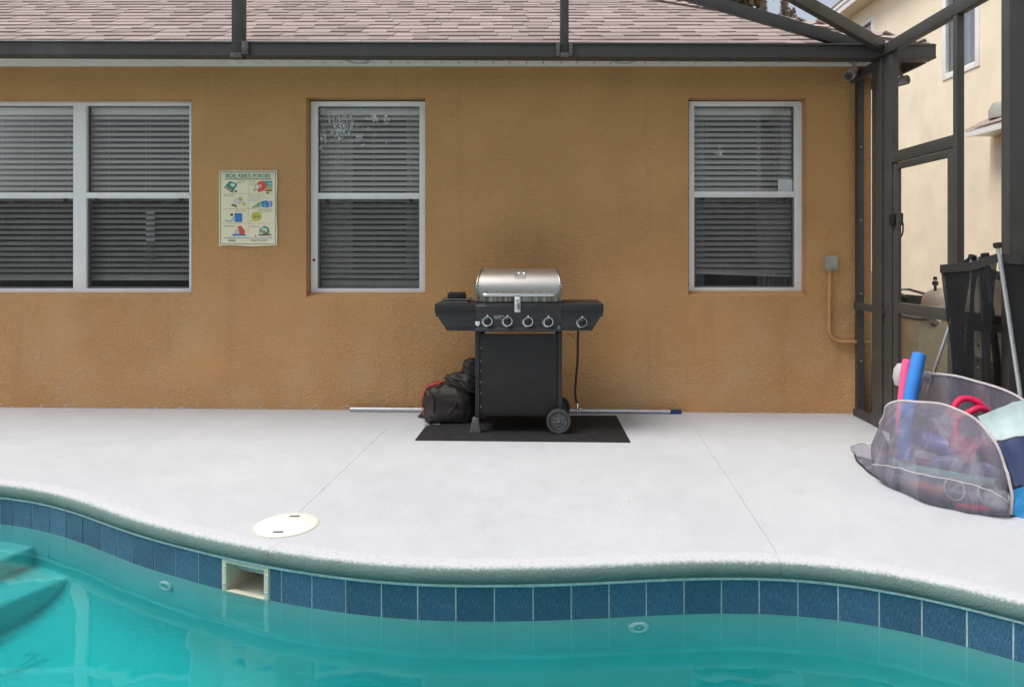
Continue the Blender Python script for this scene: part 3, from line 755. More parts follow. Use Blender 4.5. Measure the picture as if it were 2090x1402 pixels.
# hard-water splashes dried on the upper pane of the middle window
sp = MB(); rr = random.Random(11)
def splash(cx, cy, sx_, sy_, n):
    for _ in range(n):
        x = fx(rr.gauss(cx, sx_)); z = fzz(rr.gauss(cy, sy_))
        if not (u2[0][0]+0.012 < x < u2[0][1]-0.012 and z2[2]+0.04 < z < z2[1]-0.02): continue
        s = abs(rr.gauss(0, 0.0042))+0.0012; k = rr.randint(4,7); e = rr.uniform(.35,1); ph = rr.random()*3
        sp.add([(x + s*math.cos(ph+6.283*i/k)*rr.uniform(.4,1.2), FY+0.0385, z + s*e*1.5*math.sin(ph+6.283*i/k)*rr.uniform(.4,1.2)) for i in range(k)], [tuple(range(k))])
splash(690, 240, 10, 14, 230); splash(700, 262, 16, 12, 140); splash(696, 255, 26, 22, 90); splash(738, 222, 6, 6, 40); splash(760, 240, 5, 4, 40); splash(787, 242, 3, 6, 26)
splash(732, 277, 5, 4, 40); splash(655, 274, 5, 8, 50); splash(654, 300, 3, 4, 24); splash(655, 226, 4, 4, 18); splash(725, 262, 22, 18, 40)
o = sp.build('water_spots', M['lime'], w2); tag(o, kind='stuff')
sp = MB()
def splash3(cx, cy, n, sx_, sy_):
    for _ in range(n):
        x = fx(rr.gauss(cx, sx_)); z = fzz(rr.gauss(cy, sy_)); s = abs(rr.gauss(0, .003))+.001; k = 5
        sp.add([(x + s*math.cos(6.283*i/k), FY+0.0385, z + s*math.sin(6.283*i/k)*1.4) for i in range(k)], [tuple(range(k))])
splash3(1468, 311, 26, 4, 5); splash3(1474, 304, 12, 4, 3)
tag(sp.build('water_spots', M['lime'], w3), kind='stuff')

# venetian blinds
slat_cache = {}
def slat_mesh(w, tilt):
    key = (round(w,3), round(tilt,2))
    if key not in slat_cache:
        s = MB(); n = 5; rows = []
        for k in range(n):
            t = k/(n-1)-0.5; c = 0.0035*(1-4*t*t)
            y, z = t*0.050, c
            rows.append((y*math.cos(tilt)-z*math.sin(tilt), y*math.sin(tilt)+z*math.cos(tilt)))
        up = [[Vector((-w/2,y,z)) for y, z in rows],[Vector((w/2,y,z)) for y, z in rows]]
        s.grid(up); s.grid([[p+Vector((0,0,-0.0028)) for p in r] for r in up])
        me = s.mesh('slat', M['slat'], angle=60); slat_cache[key] = me
    return slat_cache[key]
def blind(u, zr, label, tilt, ybot, seedv, tiltlast=0.0, y_top=226):
    a, b = u; zb, zt, ZM = zr; rr = random.Random(seedv); by = FY + 0.125
    a -= 0.03; b += 0.03
    t = thing('venetian_blind', label, 'blind', ((a+b)/2, by, zt-0.02), 'white venetian blinds behind the windows')
    s = MB(); s.box((a,by-0.03,zt-0.055),(b,by+0.03,zt+0.015)); s.build('headrail', M['slat'], t, bevel=0.004)
    ztop = zt - 0.080; pitch = 0.0466; z = ztop; k = 0; zend = zb + ybot
    cx = (a+b)/2
    while z > zend:
        sag = 0.0
        inst('slat', slat_mesh(b-a, R(tilt)), (cx, by, z), t, (rr.uniform(-.03,.03), rr.uniform(-.0015,.0015)+tiltlast*max(0,(k-26))/6, 0))
        z -= pitch; k += 1
    ang = tiltlast
    s = MB(); c_, s_ = math.cos(ang), math.sin(ang)
    Mx = Matrix.Translation((cx, by, z+0.018)) @ Matrix.Rotation(ang, 4, 'Y')
    s.box((-(b-a)/2,-0.027,-0.011),((b-a)/2,0.027,0.011), Mx); s.build('bottom_rail', M['slat'], t, bevel=0.004)
    for q in (0.18, 0.52, 0.86):
        x = a + (b-a)*q
        for yy in (-0.031, 0.031):
            s = MB(); s.tube([(x, by+yy, ztop+0.03),(x+rr.uniform(-.003,.003), by+yy, z+0.02)], 0.0011, 5); s.build('ladder_cord', M['slat'], t)
    return t
blind(u1[0], z1, 'white blind behind the far left window sash, cut off by the photo edge', 38, 0.07, 1)
blind(u1[1], z1, 'white blind left of the cartoon poster with a pale stripe low down', 36, 0.085, 2)
blind(u2[0], z2, 'white blind behind the splashed window between the poster and the grill', 40, 0.05, 3, 0.004)
blind(u3[0], z3, 'white blind with a slanting bottom rail behind the window right of the grill', 41, 0.095, 4, 0.035)
# curtains hanging behind the two single blinds
def curtain(x0, x1, label, cat='curtain'):
    y = FY + 0.185; n = 26; rows = []
    rr = random.Random(int(abs(x0)))
    for z in (z2[1]+0.1, 1.6, z2[0]-0.12):
        rows.append([Vector((fx(x0+(x1-x0)*i/n), y + 0.018*math.sin(i*1.9+z*0.4) + 0.006*math.sin(i*0.7), z)) for i in range(n+1)])
    s = MB(); s.grid(rows); o = s.build('curtain', M['curtain']); tag(o, label, cat, 'grey curtains behind the blinds')
    md = o.modifiers.new('thickness', 'SOLIDIFY'); md.thickness = 0.003
curtain(636, 709, 'grey curtain at the left side inside the splashed window by the poster')
curtain(820, 866, 'grey curtain at the right side inside the splashed window, beside the grill')
curtain(1404, 1448, 'grey curtain at the left side inside the window right of the grill')
curtain(1560, 1632, 'grey curtain at the right side inside the window with the white note')
ps = thing('light_stripe', 'pale plates imitating a stripe of light on the slats left of the poster', 'light imitation', P(295, 545, FY+0.08))  # plates added to imitate a bright stripe of light on the slats
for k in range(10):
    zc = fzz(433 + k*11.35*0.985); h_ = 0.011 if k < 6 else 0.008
    s = MB(); s.box((fx(286),FY+0.086,zc-h_),(fx(304),FY+0.0875,zc+h_)); s.build('glint_plate', M['lime' if k < 6 else 'box_grey'], ps)
s = MB(); s.box((fx(1591),FY+0.0375,fzz(391)),(fx(1622),FY+0.0395,fzz(366))); tag(s.build('paper_note', M['paper']), 'small white paper note in the corner of the right window pane', 'note')
s = MB(); s.lathe([(0.012,0),(0.010,0.006),(0.0,0.009)], (fx(641),FY-0.001,fzz(531)), (0,-1,0), 8); tag(s.build('wasp_nest', M['bark']), 'tiny brown mud nest stuck on the left frame of the middle window', 'nest')

# soffit
SZ = 2.852; SY0, SY1 = 5.245, WY-0.002
sf = MB(); sf.box((HX0,SY0,SZ+0.02),(3.0,SY1+0.0,SZ+0.035)); sf.box((HX0, WY-0.012, SZ-0.011),(HX1-0.02, WY-0.0015, SZ+0.019))
soffit = sf.build('soffit', M['soffit'], house)
pw = 0.1378
sm_ = MB(); sm_.box((-pw/2+0.004,SY0,0),(pw/2-0.004,SY1-0.012,0.016))
sp_me = sm_.mesh('soffit_panel', M['soffit'], bevel=0.003, off=Vector((0,0,0)))
hm = MB(); hm.box((-0.007,-0.004,-0.0015),(0.007,0.004,0.004)); h_me = hm.mesh('vent_slot', M['hole'], bevel=0.002)
k = 0; x = HX0 + pw/2
while x < 2.93:
    inst('soffit_panel', sp_me, (x, 0, SZ), soffit)
    inst('vent_slot', h_me, (x+pw/2, WY-0.026, SZ+0.0135), soffit)
    x += pw
# right-hand return of the soffit and its fascia, running back along the side wall
s = MB(); s.box((HX1+0.004,WY+0.003,SZ+0.001),(3.0,WY+8.6,SZ+0.018)); s.build('side_soffit', M['soffit'], house)
s = MB(); s.box((3.0,5.26,2.76),(3.02,WY+8.6,2.90)); s.build('side_fascia', M['gutter'], house)
# gutter: a deep extruded channel, falling slightly to the right
def gz(x): return -0.0040*(x+5.0)
gprof = [(5.13,2.795),(5.13,2.895),(5.138,2.908),(5.150,2.908),(5.150,2.90),(5.142,2.897),(5.138,2.803),(5.23,2.803),(5.23,2.915),(5.240,2.915),(5.240,2.795)]
s = MB(); n = len(gprof); xs_ = [HX0, -3, 0, 3.02]
rows = [[Vector((x, y, z+gz(x))) for y, z in gprof+[gprof[0]]] for x in xs_]
s.grid(rows)
for x in (HX0, 3.018): s.box((x,5.131,2.797+gz(x)),(x+0.003,5.239,2.90+gz(x)))
s.box((HX0,5.124,2.772+gz(-3)),(3.0,5.1305,2.784+gz(-3))) if False else None
gut = s.build('gutter', M['gutter'], house, angle=30)
s = MB(); s.bar((HX0,5.127,2.800+gz(HX0)),(3.02,5.127,2.800+gz(3.02)),0.010,0.009); s.bar((HX0,5.1255,2.893+gz(HX0)),(3.02,5.1255,2.893+gz(3.02)),0.010,0.008); s.build('gutter_lip', M['gutter'], house)

# roof: hip of dimensional shingles
EY, EZ, PT = 5.20, 2.885, 0.565           # eave line and pitch
CX = 3.03                                  # hip starts at this corner
def rp(x, t, lift=0.0):                    # point on the front slope, t metres back from the eave
    return Vector((x, EY+t, EZ+PT*t+lift))
s = MB(); TT = 4.6
s.add([rp(HX0-0.2,0.02,-0.012), rp(CX-0.02,0.02,-0.012), rp(CX-TT,TT,-0.012), rp(HX0-0.2,TT,-0.012)], [(0,1,2,3)])
s.add([Vector((CX,EY+0.02,EZ-0.012)), Vector((CX,EY+9.5,EZ-0.012)), Vector((CX-TT,EY+9.5-TT,EZ+PT*TT-0.012)), Vector((CX-TT,EY+TT,EZ+PT*TT-0.012))], [(0,1,2,3)])
s.add([Vector((HX0-0.2,EY+TT,EZ+PT*TT-0.013)), Vector((CX-TT,EY+TT,EZ+PT*TT-0.013)), Vector((CX-TT,EY+9.5-TT,EZ+PT*TT-0.013)), Vector((HX0-0.2,EY+9.5-TT,EZ+PT*TT-0.013))], [(0,1,2,3)])
roof = s.build('roof', M['felt'], house)
EXPO = 0.1235                              # plan depth of one course
pa = math.atan(PT)
sh_me = {}
def shingle_me(w, m, thick):
    key = (w, m, thick)
    if key not in sh_me:
        b = MB(); L = EXPO*1.25/math.cos(pa)
        b.add([(-w/2+.0012,0,0.0),(w/2-.0012,0,0.0),(w/2-.0012,L,-0.004),(-w/2+.0012,L,-0.004),
               (-w/2+.0012,0,thick),(w/2-.0012,0,thick),(w/2-.0012,L,0.002),(-w/2+.0012,L,0.002)], [(0,3,2,1),(4,5,6,7),(0,1,5,4),(1,2,6,5),(2,3,7,6),(3,0,4,7)])
        sh_me[key] = b.mesh('shingle', M['shingle%d' % m])
    return sh_me[key]
rr = random.Random(5); items = []
for row in range(26):
    t = row*EXPO; hipx = CX - t - 0.02; x = HX0 - rr.random()*0.3
    thin = rr.random() < 0.5
    while x < hipx - 0.05:
        w = rr.choice([0.12, 0.15, 0.18, 0.21, 0.25, 0.29])
        if x + w > hipx: w = max(0.05, round(hipx - x, 2))
        thin = not thin if rr.random() < 0.75 else thin
        items.append((row, x+w/2, t, w, rr.choice([0,0,1,1,1,2]), 0.010 if thin else 0.016, rr.uniform(-0.006, 0.006), rr.uniform(-0.006,0.006)))
        x += w
# the pieces that show largest become objects, the rest one joined field
def vis_w(it): return it[0] <= 18 and -4.5 - it[2]*0.8 < it[1]
cand = [it for it in items if vis_w(it)]
cand.sort(key=lambda it: it[0]*10 - it[3])
keep = set(id(it) for it in cand[:296])
fld = [MB(), None]; fm = MB()
for it in items:
    row, x, t, w, m, th, jt, jr = it
    p = rp(x, t+jt*0.6)
    if id(it) in keep:
        inst('shingle', shingle_me(w, m, th), p, roof, (pa, 0, jr*0.4))
    else:
        Mx = Matrix.Translation(p) @ Matrix.Rotation(jr*0.4, 4, 'Z') @ Matrix.Rotation(pa, 4, 'X')
        me = shingle_me(w, m, th); fm.mat(m); fm.add([Mx @ v.co for v in me.vertices], [tuple(q.vertices) for q in me.polygons])
# the side slope beyond the hip
for row in range(20):
    t = row*EXPO; y = EY + t + 0.02
    while y < EY + 9.2 - t:
        w = rr.choice([0.18, 0.24, 0.30, 0.34]); m = rr.choice([0,1,1,2]); th = rr.choice([0.010, 0.016])
        Mx = Matrix.Translation((CX - t, y + w/2, EZ + PT*t)) @ Matrix.Rotation(math.pi/2, 4, 'Z') @ Matrix.Rotation(pa, 4, 'X')
        me = shingle_me(w, m, th); fm.mat(m); fm.add([Mx @ v.co for v in me.vertices], [tuple(q.vertices) for q in me.polygons]); y += w
tag(fm.build('shingle_field', [M['shingle0'], M['shingle1'], M['shingle2']], roof), kind='stuff')
# hip caps
hd = Vector((-1, 1, PT)).normalized(); sd_ = Vector((1, 1, 0)).normalized(); up_ = sd_.cross(hd)
up_ = up_ if up_.z > 0 else -up_
for k in range(26):
    c = Vector((CX-0.03, EY+0.04, EZ+0.04)) + hd*(k*0.145)
    b = MB(); L = 0.24; wv = 0.135; dr = 0.052
    rows = []
    for q, lift in ((0, 0.020), (L, 0.004)):
        rows.append([c + hd*q + sd_*(-wv) + up_*(lift-dr), c + hd*q + sd_*(-wv*0.3) + up_*(lift-dr*0.22), c + hd*q + up_*lift, c + hd*q + sd_*(wv*0.3) + up_*(lift-dr*0.22), c + hd*q + sd_*wv + up_*(lift-dr)])
    b.grid(rows); low = [[p - up_*0.009 for p in r] for r in rows]; b.grid(low)
    for j in range(4): b.add([rows[0][j], rows[0][j+1], low[0][j+1], low[0][j]], [(0,1,2,3)])
    b.build('hip_shingle', M['shingle%d' % rr.choice([0,1,1])], roof, weld=True)
# round soffit lights
for px, lab in ((730, 'round white soffit light above the middle window left of the grill'), (1275, 'round white soffit light under the eave right of the grill')):
    x = (px-1090)*5.47/F
    t = thing('soffit_light', lab, 'ceiling light', (x, 5.47, SZ), 'round lights in the soffit')
    s = MB(); s.lathe([(0.102,0),(0.102,0.007),(0.092,0.014),(0.074,0.015),(0.070,0.008),(0.070,0.0)], (x,5.47,SZ-0.0005), (0,0,-1), 36); s.build('trim_ring', M['cam_white'], t)
    s = MB(); s.lathe([(0.069,0.002),(0.05,0.009),(0.0,0.011)], (x,5.47,SZ), (0,0,-1), 28); s.build('lens', M['vinyl'], t)

# poster
PX0, PX1, PZ0, PZ1 = wx(448), wx(566), wz(502), wz(348); PYY = WY - 0.006
poster = thing('poster', 'cream cartoon poster with green heading text on the tan wall between windows', 'poster', ((PX0+PX1)/2, PYY, PZ0))
M['poster'] = plain('cream_print_paper', (0.92, 0.83, 0.56), 0.6, var=0.03, scale=4); M['ink'] = flat('dark_ink', (0.05, 0.06, 0.07))
inks = {'green': (0.03,0.28,0.16), 'red': (0.72,0.10,0.05), 'blue': (0.04,0.20,0.58), 'yellow': (0.62,0.55,0.10), 'teal': (0.10,0.38,0.38), 'ochre': (0.55,0.38,0.10), 'white': (0.75,0.74,0.68), 'brown': (0.22,0.10,0.05), 'pgreen': (0.40,0.55,0.22), 'grey': (0.30,0.33,0.30)}
for k, c in inks.items(): M['ink_'+k] = flat(k+'_ink', c)
n = 14; m = 18; rows = []
def pos_y(u, v):                           # v from the bottom; the bottom edge and right margin curl off the wall
    c = 0.0
    if v < 0.018: c = (0.018-v)/0.018*0.008*(0.4+0.9*math.exp(-((u-0.30)/0.22)**2))
    if u > 0.98: c += (u-0.98)/0.02*0.004
    return PYY - c
for j in [0,0.006,0.012,0.018,0.2,0.4,0.6,0.8,1.0]:
    rows.append([Vector((PX0+(PX1-PX0)*u + (0.004*math.sin(j*9) if u == 1 else 0), pos_y(u,j), PZ0+(PZ1-PZ0)*j + (0.004*math.sin(u*8) if j == 0 else 0))) for u in [i/12 for i in range(12)]+[0.98,0.99,1.0]])
s = MB(); s.grid(rows); sh = s.build('sheet', M['poster'], poster, angle=180)
md = sh.modifiers.new('thickness', 'SOLIDIFY'); md.thickness = 0.0012; md.offset = 0
PW, PH = PX1-PX0, PZ1-PZ0
# print co-ordinates taken from the sheet: 0..1 across, 0..1 down
def pp(u, v, lift=0.0): return Vector((PX0+PW*u, PYY-0.0016-lift, PZ1-PH*v))
def U(x): return (x-140)/862.0
def V(y): return (y-130)/1140.0
def prt(mb, pts, lift=0.0): mb.add([pp(U(x),V(y),lift) for x, y in pts], [tuple(range(len(pts)))])
def stroke(mb, pts, w, lift=0.0004):
    for (x0,y0),(x1,y1) in zip(pts, pts[1:]):
        L = math.hypot(x1-x0, y1-y0) or 1; nx, ny = -(y1-y0)/L*w/2, (x1-x0)/L*w/2
        prt(mb, [(x0+nx,y0+ny),(x1+nx,y1+ny),(x1-nx,y1-ny),(x0-nx,y0-ny)], lift)
def ell(cx, cy, rx, ry, n=18, a0=0, wob=0.0, sd=0):
    r_ = random.Random(sd); return [(cx+rx*math.cos(a0+6.283*i/n)*(1+r_.uniform(-wob,wob)), cy+ry*math.sin(a0+6.283*i/n)*(1+r_.uniform(-wob,wob))) for i in range(n)]
s = MB()
for a in (((165,157),(978,157)), ((978,157),(978,1243)), ((978,1243),(165,1243)), ((165,1243),(165,157))): stroke(s, a, 7)
s.build('border_line', M['ink'], poster)
s = MB(); stroke(s, [(228,264),(922,264)], 10); 
s.build('rule', M['ink'], poster)
s = MB()
for a in (((575,285),(575,1110)), ((190,487),(955,487)), ((190,712),(955,712)), ((190,932),(955,932))): stroke(s, a, 4)
s.build('cell_lines', M['ink_ochre'], poster)
def text(body, x0, x1, ybase, h, ink, bold=0.0, name='lettering'):
    cu = bpy.data.curves.new(name, 'FONT'); cu.body = body; cu.size = 1; cu.offset = bold; cu.materials.append(M[ink]); cu.resolution_u = 2
    o = bpy.data.objects.new(name, cu); COL.objects.link(o); bpy.context.view_layer.update()
    w_, h_ = o.dimensions.x, max(o.dimensions.y, 0.3)
    me = bpy.data.meshes.new_from_object(o); bpy.data.objects.remove(o); 
    xs_ = [v.co.x for v in me.vertices]; x_lo = min(xs_)
    kx = (x1-x0)/(max(xs_)-x_lo); kz = h/0.70
    b = MB(); b.add([pp(U(x0+(v.co.x-x_lo)*kx), V(ybase - v.co.y*kz), 0.0006) for v in me.vertices], [tuple(f.vertices) for f in me.polygons]); bpy.data.meshes.remove(me)
    return b.build(name, M[ink], poster)
text('IRDIL RIIIKG FOROES', 240, 905, 243, 58, 'ink_green', 0.02, 'heading')
for bd, a, b, y, h in (('wsacme chast', 410, 535, 298, 12), ('gotto tora', 412, 518, 320, 11), ('Exparuosa', 592, 702, 300, 12), ('ncoorrlia', 592, 680, 328, 11), ('acolario', 592, 678, 354, 11),
    ('Rwonaspaess', 213, 368, 518, 14), ('Arvicacae', 388, 530, 746, 16), ('Rotrae or aoe prl', 728, 918, 735, 15), ('ntorso aor ul', 748, 915, 762, 14), ('B RI', 660, 742, 848, 34), ('RT', 606, 640, 900, 16),
    ('Rea, Riwtuot', 212, 376, 980, 16), ('Ewiovscioa', 606, 750, 984, 15), ('Eivinq', 282, 382, 1202, 34), ('Rway rike aiorie', 616, 856, 1196, 26)):
    text(bd, a, b, y, h, 'ink', 0.008)
for bd, a, b, y, h in (('Rnvrrowioa awovos', 596, 740, 518, 11), ('aeo piroe conoear', 596, 760, 541, 11), ('eatoe morel wairo', 596, 765, 564, 11), ('cinaetwe ra', 596, 725, 594, 15)): text(bd, a, b, y, h, 'ink_blue', 0.006)
text('nevaornetroaroaceovrocoeooon aeoro, cowrevoctvioin', 208, 938, 1157, 20, 'ink_blue', 0.008)
def drawing(layers):
    mats = []; s = MB()
    for k, (ink, kind, *a) in enumerate(layers):
        if ink not in mats: mats.append(ink)
        s.mat(mats.index(ink)); lift = 0.0003 + 0.00012*k
        if kind == 'p': prt(s, a[0], lift)
        else: stroke(s, a[0], a[1], lift)
    s.build('drawing', [M[i] for i in mats], poster)
drawing([('ink_green','p',[(300,298),(412,340),(335,468),(222,388)]), ('ink_teal','p',[(305,312),(398,344),(380,375),(285,338)]), ('ink_white','p',ell(345,355,36,24,12)), ('ink_white','p',[(252,372),(330,425),(315,440),(240,390)]), ('ink_red','p',[(262,380),(320,420),(312,430),(250,392)]),
         ('ink','s',[(300,298),(412,340),(335,468),(222,388),(300,298)],6), ('ink_brown','p',ell(230,392,14,10,8)), ('ink_brown','p',ell(390,450,24,13,10,0,.3,2)), ('ink','s',[(370,462),(410,440)],5)])
drawing([('ink_teal','p',[(800,292),(935,292),(935,370),(830,370)]), ('ink_pgreen','p',[(835,372),(935,372),(935,402),(845,402)]), ('ink_ochre','p',[(845,404),(935,404),(935,430),(835,430)]), ('ink_red','p',[(705,330),(740,296),(805,294),(850,345),(860,385),(800,440),(740,462),(700,420),(672,385)]), ('ink_white','p',ell(705,385,34,38,12,0,.12,3)), ('ink_white','p',ell(755,370,18,26,10)),
         ('ink_red','p',ell(752,375,8,20,10)), ('ink','s',[(690,345),(672,385),(700,420),(740,460)],6), ('ink_brown','p',ell(672,428,16,13,8,0,.3,4)), ('ink_brown','p',[(820,432),(930,428),(925,450),(815,446)]), ('ink_brown','p',[(845,458),(882,458),(882,480),(845,480)]), ('ink_white','p',[(870,332),(925,325),(925,338),(870,345)])])
drawing([('ink_yellow','p',[(455,520),(472,545),(498,532),(488,562),(470,580),(430,570),(425,540),(445,545)]), ('ink_white','p',ell(430,600,62,44,16,0,.08,6)), ('ink_yellow','p',ell(458,575,26,18,10)), ('ink_yellow','p',ell(516,640,22,28,12)), ('ink_ochre','s',ell(430,600,62,44,16)+[(492,600)],5), ('ink_red','s',[(400,600),(455,625)],6), ('ink_red','s',[(430,560),(480,590)],5), ('ink_brown','p',[(340,635),(370,645),(412,668),(400,692),(365,672),(322,668)])])
drawing([('ink_blue','p',[(775,600),(830,588),(880,595),(885,690),(785,690),(770,640)]), ('ink_blue','p',ell(912,640,24,50,14)), ('ink_white','s',[(888,600),(888,690)],7), ('ink_white','s',[(915,605),(905,690)],8), ('ink_teal','p',ell(825,635,24,26,12)), ('ink_white','s',[(800,660),(850,668)],6), ('ink_pgreen','p',[(625,690),(720,650),(775,605),(765,680),(690,690),(640,700)]), ('ink_green','s',[(630,695),(705,640),(775,600)],7), ('ink_green','s',[(650,690),(765,682)],6), ('ink','s',[(700,670),(740,630)],12), ('ink_red','s',[(720,515),(800,512),(815,545),(790,570)],3), ('ink_teal','s',[(845,535),(875,560)],5)])
drawing([('ink_blue','p',[(372,775),(486,778),(486,905),(375,905)]), *[('ink_teal','s',[(392+q*20,785),(394+q*20,895)],4) for q in range(5)], ('ink','p',ell(328,800,26,20,10,0,.25,9)), ('ink_white','p',[(340,815),(372,830),(350,870),(300,895),(240,880),(238,868),(300,878),(330,855)]), ('ink_blue','s',[(362,830),(350,880),(300,908),(235,885),(240,868)],8), ('ink_blue','s',[(375,905),(486,905)],12)])
drawing([('ink_yellow','p',ell(697,828,80,72,28,0,.03,3))])
drawing([('ink_red','p',[(418,975),(470,965),(500,1010),(528,1040),(520,1095),(445,1100),(430,1040)]), ('ink_white','p',[(385,1030),(432,1000),(440,1100),(370,1098)]), ('ink_red','s',[(375,1060),(440,975)],7), ('ink_blue','p',[(340,1090),(545,1098),(540,1118),(345,1118)]), ('ink_teal','p',ell(412,1045,12,10,8)), ('ink_blue','s',[(372,1075),(420,1090)],8)])
drawing([('ink_green','p',[(745,1020),(820,965),(880,1000),(895,1060),(860,1100),(740,1105)]), ('ink_white','p',[(765,1020),(825,985),(860,1020),(855,1060),(780,1070)]), ('ink_teal','p',[(800,985),(840,985),(835,1005),(805,1005)]), ('ink_ochre','p',ell(795,1055,42,22,12)), ('ink_brown','s',[(755,1050),(835,1045)],7), ('ink_white','p',ell(770,1085,22,16,10)), ('ink_brown','p',[(725,1095),(925,1092),(915,1112),(740,1116)]), ('ink_red','p',ell(740,1100,14,10,8)), ('ink','p',ell(683,1118,10,10,6,0,.4,5))])

# electrical box and conduit
ex, ez = wx(1694), wz(537)
eb = thing('electrical_box', 'grey weatherproof outlet box with tan conduit on the wall right of the windows', 'outlet box', (ex, WY, wz(700)))
s = MB(); s.box((ex-0.043,WY-0.05,ez-0.062),(ex+0.043,WY+0.004,ez+0.062)); s.build('box', M['box_grey'], eb, bevel=0.008)
s = MB(); s.box((ex-0.030,WY-0.066,ez-0.044),(ex+0.038,WY-0.050,ez+0.056)); s.build('cover', M['box_grey'], eb, bevel=0.008)
s = MB()
for q in ((-0.049,0.02),(0.049,0.02),(-0.036,-0.055)): s.box((ex+q[0]-0.007,WY-0.03,ez+q[1]-0.012),(ex+q[0]+0.007,WY-0.02,ez+q[1]+0.012))
s.build('mounting_lugs', M['box_grey'], eb, bevel=0.003)
pts = [Vector((wx(1691),WY-0.024,ez-0.06)), Vector((wx(1690),WY-0.024,wz(600))), Vector((wx(1690),WY-0.024,wz(665)))]
for k in range(9):
    a = math.pi + k*math.pi/16; pts.append(Vector((wx(1690)+0.10+0.10*math.cos(a), WY-0.024, wz(672)+0.10*math.sin(a)*1.0)))
pts += [Vector((wx(1744),WY-0.024,wz(697))), Vector((wx(1772),WY-0.024,wz(697)))]
s = MB(); s.tube(pts, 0.0135, 12); s.build('conduit', M['conduit'], eb)
s = MB(); s.tube([(wx(1690.5),WY-0.024,wz(594)),(wx(1690.3),WY-0.024,wz(606))], 0.018, 12); s.box((wx(1731),WY-0.028,wz(706)),(wx(1734),WY-0.002,wz(700))); s.build('coupling', M['conduit'], eb, bevel=0.002)

# security cameras
def seccam(o, d, lab, mount_up, k=1.0):
    o, d = Vector(o), Vector(d).normalized()
    t = thing('security_camera', lab, 'camera', o, 'bullet cameras under the eave')
    e = o + d*0.11
    s = MB(); s.lathe([(0.0,-0.008),(0.034,-0.006),(0.038,0.0),(0.038,0.118*k),(0.034,0.118*k+.006),(0.031,0.118*k-.006)], o, tuple(d), 24); s.build('body', M['cam_white'], t)
    e_ = o - d*0.118*(1-k)
    s = MB(); s.lathe([(0.033,0.108),(0.033,0.1145),(0.016,0.116),(0.014,0.120),(0.0,0.121)], e_, tuple(d), 24); s.build('lens', M['black_plastic'], t)
    s = MB(); s.lathe([(0.024,0.1155),(0.022,0.1175),(0.019,0.1172)], e_, tuple(d), 20); s.build('lens_ring', M['grey_plastic'], t)
    m0 = o + d*0.03; m1 = Vector(mount_up)
    s = MB(); s.tube([m0, m0.lerp(m1,0.35)+Vector((0.006,0,0.0)), m1], [0.016,0.014,0.013], 12); s.lathe([(0.040,0.0),(0.040,-0.010),(0.028,-0.022),(0.0,-0.024)], m1, (0,0,1), 24); s.build('bracket', M['cam_white'], t)
seccam(P(1742,146,5.50), (-0.62,-0.62,-0.52), 'small grey bullet camera under the soffit left of the corner post', Vector((P(1743,134,5.51).x, 5.51, SZ-0.001)))
seccam(P(1834,168,5.52), (0.5,-0.78,0.05), 'small grey bullet camera on the side of the house right of the corner post', Vector((P(1831,150,5.60).x, 5.60, SZ-0.001)), 0.6)

# ------------------------------------------------------------------ pool cage
cage = thing('pool_cage', 'dark bronze aluminium screen enclosure with posts, beams and screen door at right', 'screen enclosure', (2.62, 4.5, -0.02))
def cbox(name, a, b, mat='cage', parent=None, bevel=0.003):
    s = MB(); s.box(a, b); return s.build(name, M[mat], parent or cage, bevel=bevel)
def cbar(name, a, b, w, h, mat='cage', parent=None, bevel=0.003, up=(0,0,1)):
    s = MB(); s.bar(a, b, w, h, up); return s.build(name, M[mat], parent or cage, bevel=bevel)
CZ = -0.02
cbox('wall_post', (2.650,5.583,CZ),(2.700,5.638,2.765))
cbox('corner_post', (2.600,5.108,CZ),(2.652,5.257,2.768))
for z in (0.35, 0.9, 1.5, 2.1):   # screw heads on the wall post
    s = MB(); s.lathe([(0.006,0),(0.004,0.003)], (2.675,5.583,z+0.07), (0,-1,0), 10); s.build('screw', M['alu'], cage)
cbox('door_jamb', (2.612,4.985,CZ),(2.662,5.105,2.768))
cbox('corner_rail', (2.606,5.259,2.70),(2.655,5.63,2.768))
cbox('corner_rail', (2.612,5.259,0.845),(2.655,5.581,0.90))
cbox('bottom_rail', (2.606,5.259,CZ),(2.655,5.581,0.035))
cbox('door_post', (2.600,4.197,CZ),(2.646,4.238,2.768))
cbox('side_post', (2.600,3.735,CZ),(2.735,3.800,2.768))
cbox('eave_rail', (2.598,3.70,2.770),(2.650,5.118,2.852))
cbox('header_rail', (2.604,4.240,1.958),(2.648,4.983,2.036))
cbox('chair_rail', (2.606,3.802,0.87),(2.648,4.195,0.945))
cbox('bottom_rail', (2.606,3.802,CZ),(2.648,4.195,0.035))
# roof members
cx0 = (489-1090)*5.17/F; cx1 = (1151.5-1090)*5.17/F
s = MB(); s.box((cx0-0.041,5.125,2.77),(cx0+0.041,5.20,4.2)); s.build('riser', M['cage'], cage, bevel=0.003)
s = MB(); s.box((cx1-0.032,5.125,2.775),(cx1+0.032,5.20,4.2)); s.build('riser', M['cage'], cage, bevel=0.003)
for a, b in ((cx0+0.043, cx0+0.090),): cbox('bracket', (a,5.105,2.79),(b,5.122,2.885), 'cage_worn', bevel=0.002)
for a, b in ((cx1-0.062, cx1-0.034), (cx1+0.034, cx1+0.062)): cbox('bracket', (a,5.105,2.775),(b,5.122,2.87), 'cage_worn', bevel=0.002)
cbox('base_cap', (cx0-0.044,5.108,2.765),(cx0+0.041,5.124,2.80), 'cage_worn', bevel=0.002); cbox('base_cap', (cx1-0.032,5.108,2.768),(cx1+0.032,5.124,2.80), 'cage_worn', bevel=0.002)
cbar('ridge_beam', (-6.4,5.165,4.25),(1.2,5.165,4.25), 0.05, 0.10)
